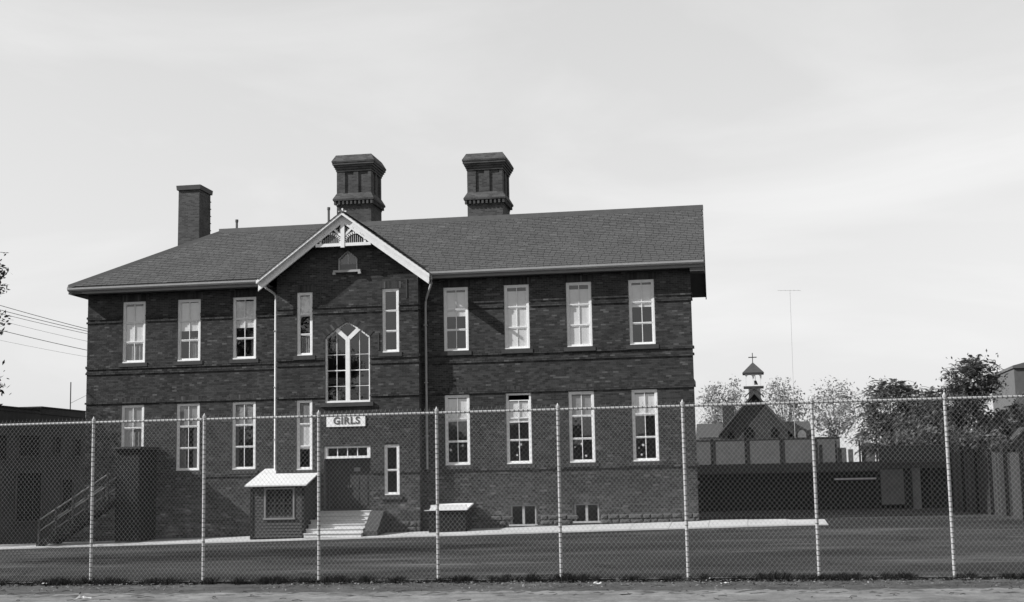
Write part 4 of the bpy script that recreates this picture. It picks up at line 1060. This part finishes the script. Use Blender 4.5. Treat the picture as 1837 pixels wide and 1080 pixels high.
# ------------------------------------------------------------------ low dark sheds behind the yard
sh = thing('open_shed', 'long low black open-fronted shed across the back of the yard', 'shed', (30, 16, .8))
g0 = .72
MB().box(24.5, 38.3, 17.4, 17.5, g0 - .3, 3.1).box(24.4, 24.5, 14.2, 17.5, g0 - .3, 3.1).build('back_wall', WOOD_B, sh)
MB().box(24.3, 34.62, 13.75, 17.7, 2.99, 3.12).build('roof', TARROOF, sh)
MB().box(24.3, 34.60, 13.70, 13.748, 2.68, 3.14).build('fascia', WOOD_D, sh)
for x in (27.0, 29.6, 32.2, 34.4): MB().box(x, x + .12, 13.85, 13.97, g0 - .2, 2.985).build('post', WOOD_B, sh)
for k in range(44): MB().box(24.55 + k*.225, 24.55 + k*.225 + .21, 14.6, 14.63, g0 - .2, 2.95).build('board', WOOD_B, sh)
MB().box(32.4, 34.4, 13.98, 14.03, 2.28, 2.36).build('rail', mat('worn_rail', .30, .6), sh)
ga = thing('garage', 'dark garage with grey door panel and pier right of the long shed', 'garage', (36.4, 14.5, .8))
MB().box(34.65, 38.25, 14.9, 15.0, .5, 3.9).build('back_wall', WOOD_B, ga)
MB().box(34.62, 35.70, 14.05, 14.12, 1.05, 2.75).build('door_panel', STUCCO, ga)
for x, w_ in ((35.72, .30), (36.10, .38), (37.0, .25)): MB().box(x, x + w_, 14.0, 14.3, .5, 2.78).build('pier', STUCCO if x == 36.10 else WOOD_B, ga)
MB().box(34.62, 38.3, 13.9, 15.2, 2.79, 3.0).build('lintel', WOOD_D, ga)
MB().box(34.6, 38.35, 13.8, 17.6, 3.001, 3.12).build('roof', TARROOF, ga)
# rendered wall with dark piers beyond the shed
rw = thing('rendered_wall', 'pale rendered garden wall with dark piers in front of the church', 'wall', (29, 28, .8))
MB().box(24.0, 33.6, 28, 28.25, .4, 4.72).build('wall', PALEW, rw)
for x in (24.1, 26.06, 28.06, 30.1, 31.95): MB().box(x, x + .16, 27.94, 28.0, .4, 4.80).build('pier', WOOD_B, rw)
MB().box(23.9, 33.7, 27.96, 28.3, 4.721, 4.78).build('coping', WOOD_D, rw)
pf = thing('picket_fence', 'broken grey fence panels between the rendered wall and the trees', 'fence', (34, 27, .8))
for x, w_, zt in ((32.3, .9, 4.3), (33.35, .5, 4.1), (33.95, .28, 4.0), (34.7, .75, 4.35)):
    MB().box(x, x + w_, 26.6, 26.66, .5, zt).build('panel', PALEW, pf)
for x in (32.15, 33.22, 34.55, 35.5): MB().box(x, x + .1, 26.5, 26.6, .5, 4.5).build('post', WOOD_B, pf)

# ------------------------------------------------------------------ church
ch = thing('church', 'dark brick church with gabled front and small open belfry topped by a cross', 'church', (29, 52, 1))
CB = brick_tex('church_brick', .055, .03, .05)
YC = 50.0
m = MB(); m.prism([(26.2, .5), (31.2, .5), (31.2, 6.1), (28.83, 8.72), (26.2, 5.9)], YC, YC + 9); m.build('nave', CB, ch)
for sg in (-1, 1):
    m = MB(); m.prism([(28.83, 8.70), (28.83 + sg*2.75, 8.70 - 2.75*1.12), (28.83 + sg*2.75, 8.86 - 2.75*1.12), (28.83, 8.88)][::-sg], YC - .35, YC + 9); m.build('roof', CH_ROOF, ch)
m = MB().box(24.6, 26.19, YC + 1.5, YC + 8, .5, 5.6); m.box(31.21, 33.0, YC + 1.5, YC + 8, .5, 5.6); m.build('aisle_wall', CB, ch)
for xa, xb in ((24.3, 26.9), (30.6, 33.0)):
    m = MB(); m.prism_x([(YC + 1.1, 5.3), (YC + 5, 6.78), (YC + 8.8, 5.3)], xa, xb); m.build('aisle_roof', CH_ROOF, ch)
MB().box(26.35, 27.25, YC + 4, YC + 4.8, 5.5, 8.15).build('chimney', CB, ch)
for x, z0, z1, w_ in ((32.25, 4.55, 6.0, .62), (28.3, 4.6, 6.3, .7), (27.0, 4.7, 6.0, .5), (30.2, 4.6, 6.2, .5)):
    pts = [(x - w_/2, z0), (x + w_/2, z0), (x + w_/2, z1 - .3), (x + w_*.3, z1 - .08), (x, z1), (x - w_*.3, z1 - .08), (x - w_/2, z1 - .3)]
    yy = YC - .01 if 26.2 < x < 31.2 else YC + 1.49
    MB().prism(pts, yy - .04, yy).build('window', mat('bright_glass', .55, .4) if x > 32 else mat('dark_glass', .006, .6, .05, spec=.08), ch)
yb_ = YC + .6
be = MB().box(28.42, 29.32, yb_ - .45, yb_ + .45, 8.0, 9.18).build('belfry_base', WHITE, ch)
m = MB()
for sg in (-1, 1): m.prism([(28.83, 9.12), (28.83 + sg*.72, 8.42), (28.83 + sg*.72, 8.52), (28.83, 9.25)][::-sg], yb_ - .75, yb_ - .451)
m.build('gablet', CH_ROOF, ch)
MB().box(28.06, 29.55, yb_ - .74, yb_ + .74, 9.18, 9.30).build('belfry_floor', CH_ROOF, ch)
for x in (28.20, 28.75, 29.31):
    for y in (yb_ - .6, yb_ + .5): MB().box(x, x + .11, y, y + .11, 9.301, 10.23).build('belfry_post', WHITE, ch)
m = MB()
for c_ in (28.53, 29.09):
    arc = [(c_ - .225, 9.95)] + [(c_ - .225 * math.cos(a), 9.95 + .2 * math.sin(a)) for a in span(0, math.pi, 8)] + [(c_ + .225, 10.232), (c_ - .225, 10.232)]
    m.prism([(c_ - .225, 10.23)] + [(c_ - .225 * math.cos(a), 9.93 + .24 * math.sin(a)) for a in span(0.001, math.pi - .001, 8)] + [(c_ + .225, 10.23)], yb_ - .58, yb_ - .52)
m.build('belfry_arch', WHITE, ch)
m = MB().tube([(28.95, yb_, 10.2), (28.95, yb_, 9.75)], .02, 6); m.frustum(28.95, yb_, 9.45, .19, .19, 9.75, .08, .08); m.build('bell', LEADC, ch)
m = MB(); m.box(28.02, 29.60, yb_ - .79, yb_ + .79, 10.231, 10.31); m.frustum(28.81, yb_, 10.311, .80, .80, 11.12, .03, .03); m.build('belfry_roof', CH_ROOF, ch)
MB().box(28.78, 28.84, yb_ - .03, yb_ + .03, 11.1, 11.85).box(28.50, 29.12, yb_ - .028, yb_ + .028, 11.48, 11.55).build('cross', WIREBLK, ch)
# television mast by the church
an = thing('television_mast', 'very thin tall television mast with crossbar right of the belfry', 'mast', (31.5, 45, 1))
MB().tube([(31.5, 45, .6), (31.63, 45, 15.8)], .018, 5).build('pole', GALV, an)
MB().tube([(30.76, 45, 15.8), (32.4, 45, 15.72)], .014, 5).build('crossbar', GALV, an)
for x in (31.0, 31.3, 31.9, 32.2): MB().tube([(x, 44.8, 15.77), (x, 45.2, 15.77)], .010, 4).build('element', GALV, an)

# ------------------------------------------------------------------ right: board fence, gabled house, tall building
bf = thing('board_fence', 'dark vertical board fence coming forward along the right side of the yard', 'fence', (38.5, 4, .6))
A, Bq = Vector((37.5, 10.2, 0)), Vector((39.2, -7.5, 0)); n = 78; dv = (Bq - A) / n
u = dv.normalized(); nr = Vector((u.y, -u.x, 0))
bms = [mesh_of(MB().box(-.105, .105, -.014, .014, 0, 1), 'board', mat('fence_board_%s' % nm_, al_, .9, .35, 4.0, streak=.25)) for nm_, al_ in (('dark', .012), ('worn', .019), ('pale', .028))]
for k in range(n):
    P = A + dv * (k + .5); zb = gz(P.x, P.y); h = 2.72 - .35 * (k / n) + random.uniform(-.03, .03)
    inst('board', random.choice(bms), (P.x, P.y, zb - .05), bf, rot=(0, 0, math.atan2(u.y, u.x)), scale=(1, 1, h))
for k in range(0, n + 1, 10):
    P = A + dv * k + nr * .10; MB().box(P.x - .06, P.x + .06, P.y - .06, P.y + .06, .3, gz(P.x, P.y) + 2.65).build('post', WOOD_B, bf)
gh = thing('gabled_house', 'low pale house with dark gable roof behind the board fence at far right', 'house', (42.5, 21, .8))
m = MB(); m.prism([(40.4, .5), (44.6, .5), (44.6, 2.45), (42.4, 4.6), (40.4, 2.45)], 19.5, 24); m.build('wall', PALEW, gh)
for sg in (-1, 1):
    m = MB(); m.prism([(42.4, 4.62), (42.4 + sg*2.5, 4.62 - 2.5*1.02), (42.4 + sg*2.5, 4.80 - 2.5*1.02), (42.4, 4.82)][::-sg], 19.1, 24.2); m.build('roof', TARROOF, gh)
MB().box(41.75, 41.92, 19.42, 19.498, .5, 3.9).build('drainpipe', WOOD_B, gh)
tb_ = thing('tall_building', 'plain grey flat-topped building cut off by the right edge of the picture', 'building', (47, 33, .8))
m = MB(); m.box(43.98, 50, 30, 38, .4, 8.62); m.build('wall', STUCCO, tb_)
m = MB(); m.prism([(43.9, 8.621), (50, 8.621), (50, 10.3), (43.9, 8.78)], 29.9, 38); m.build('parapet', STUCCO, tb_)
MB().box(44.3, 44.95, 29.93, 29.998, 7.0, 7.1).build('ledge', WOOD_B, tb_)

# houses across the street behind the viewer, seen only as reflections
def street_house(x, w_, ze, zr, y, lab):
    h = thing('street_house', lab, 'house', (x, y, .5), 'houses across the street')
    m = MB(); m.prism([(x - w_/2, .3), (x + w_/2, .3), (x + w_/2, ze), (x, zr), (x - w_/2, ze)], y - 9, y); m.build('wall', BACKBRICK, h)
    for sg in (-1, 1):
        m = MB(); k = (zr - ze) / (w_/2); m.prism([(x, zr + .02), (x + sg*(w_/2 + .4), zr + .02 - k*(w_/2 + .4)), (x + sg*(w_/2 + .4), zr + .2 - k*(w_/2 + .4)), (x, zr + .2)][::-sg], y - 9.4, y + .4); m.build('roof', CH_ROOF, h)
    for q in (-1, 1):
        for z in (1.6, 4.4): MB().box(x + q*w_*.24 - .5, x + q*w_*.24 + .5, y + .001, y + .05, z, z + 1.5).build('window', mat('dark_glass', .006, .6, .05, spec=.08), h)
for x, w_, ze, zr, od in ((-33, 13, 7.0, 10.4, 'first'), (-19.6, 13, 6.6, 9.6, 'second'), (-6.2, 13, 7.2, 10.2, 'third'), (7.0, 13, 6.6, 9.4, 'fourth'), (20.5, 13, 6.9, 10.0, 'fifth')):
    street_house(x, w_, ze, zr, -88, od + ' gabled brick house from the left across the street behind the viewpoint')
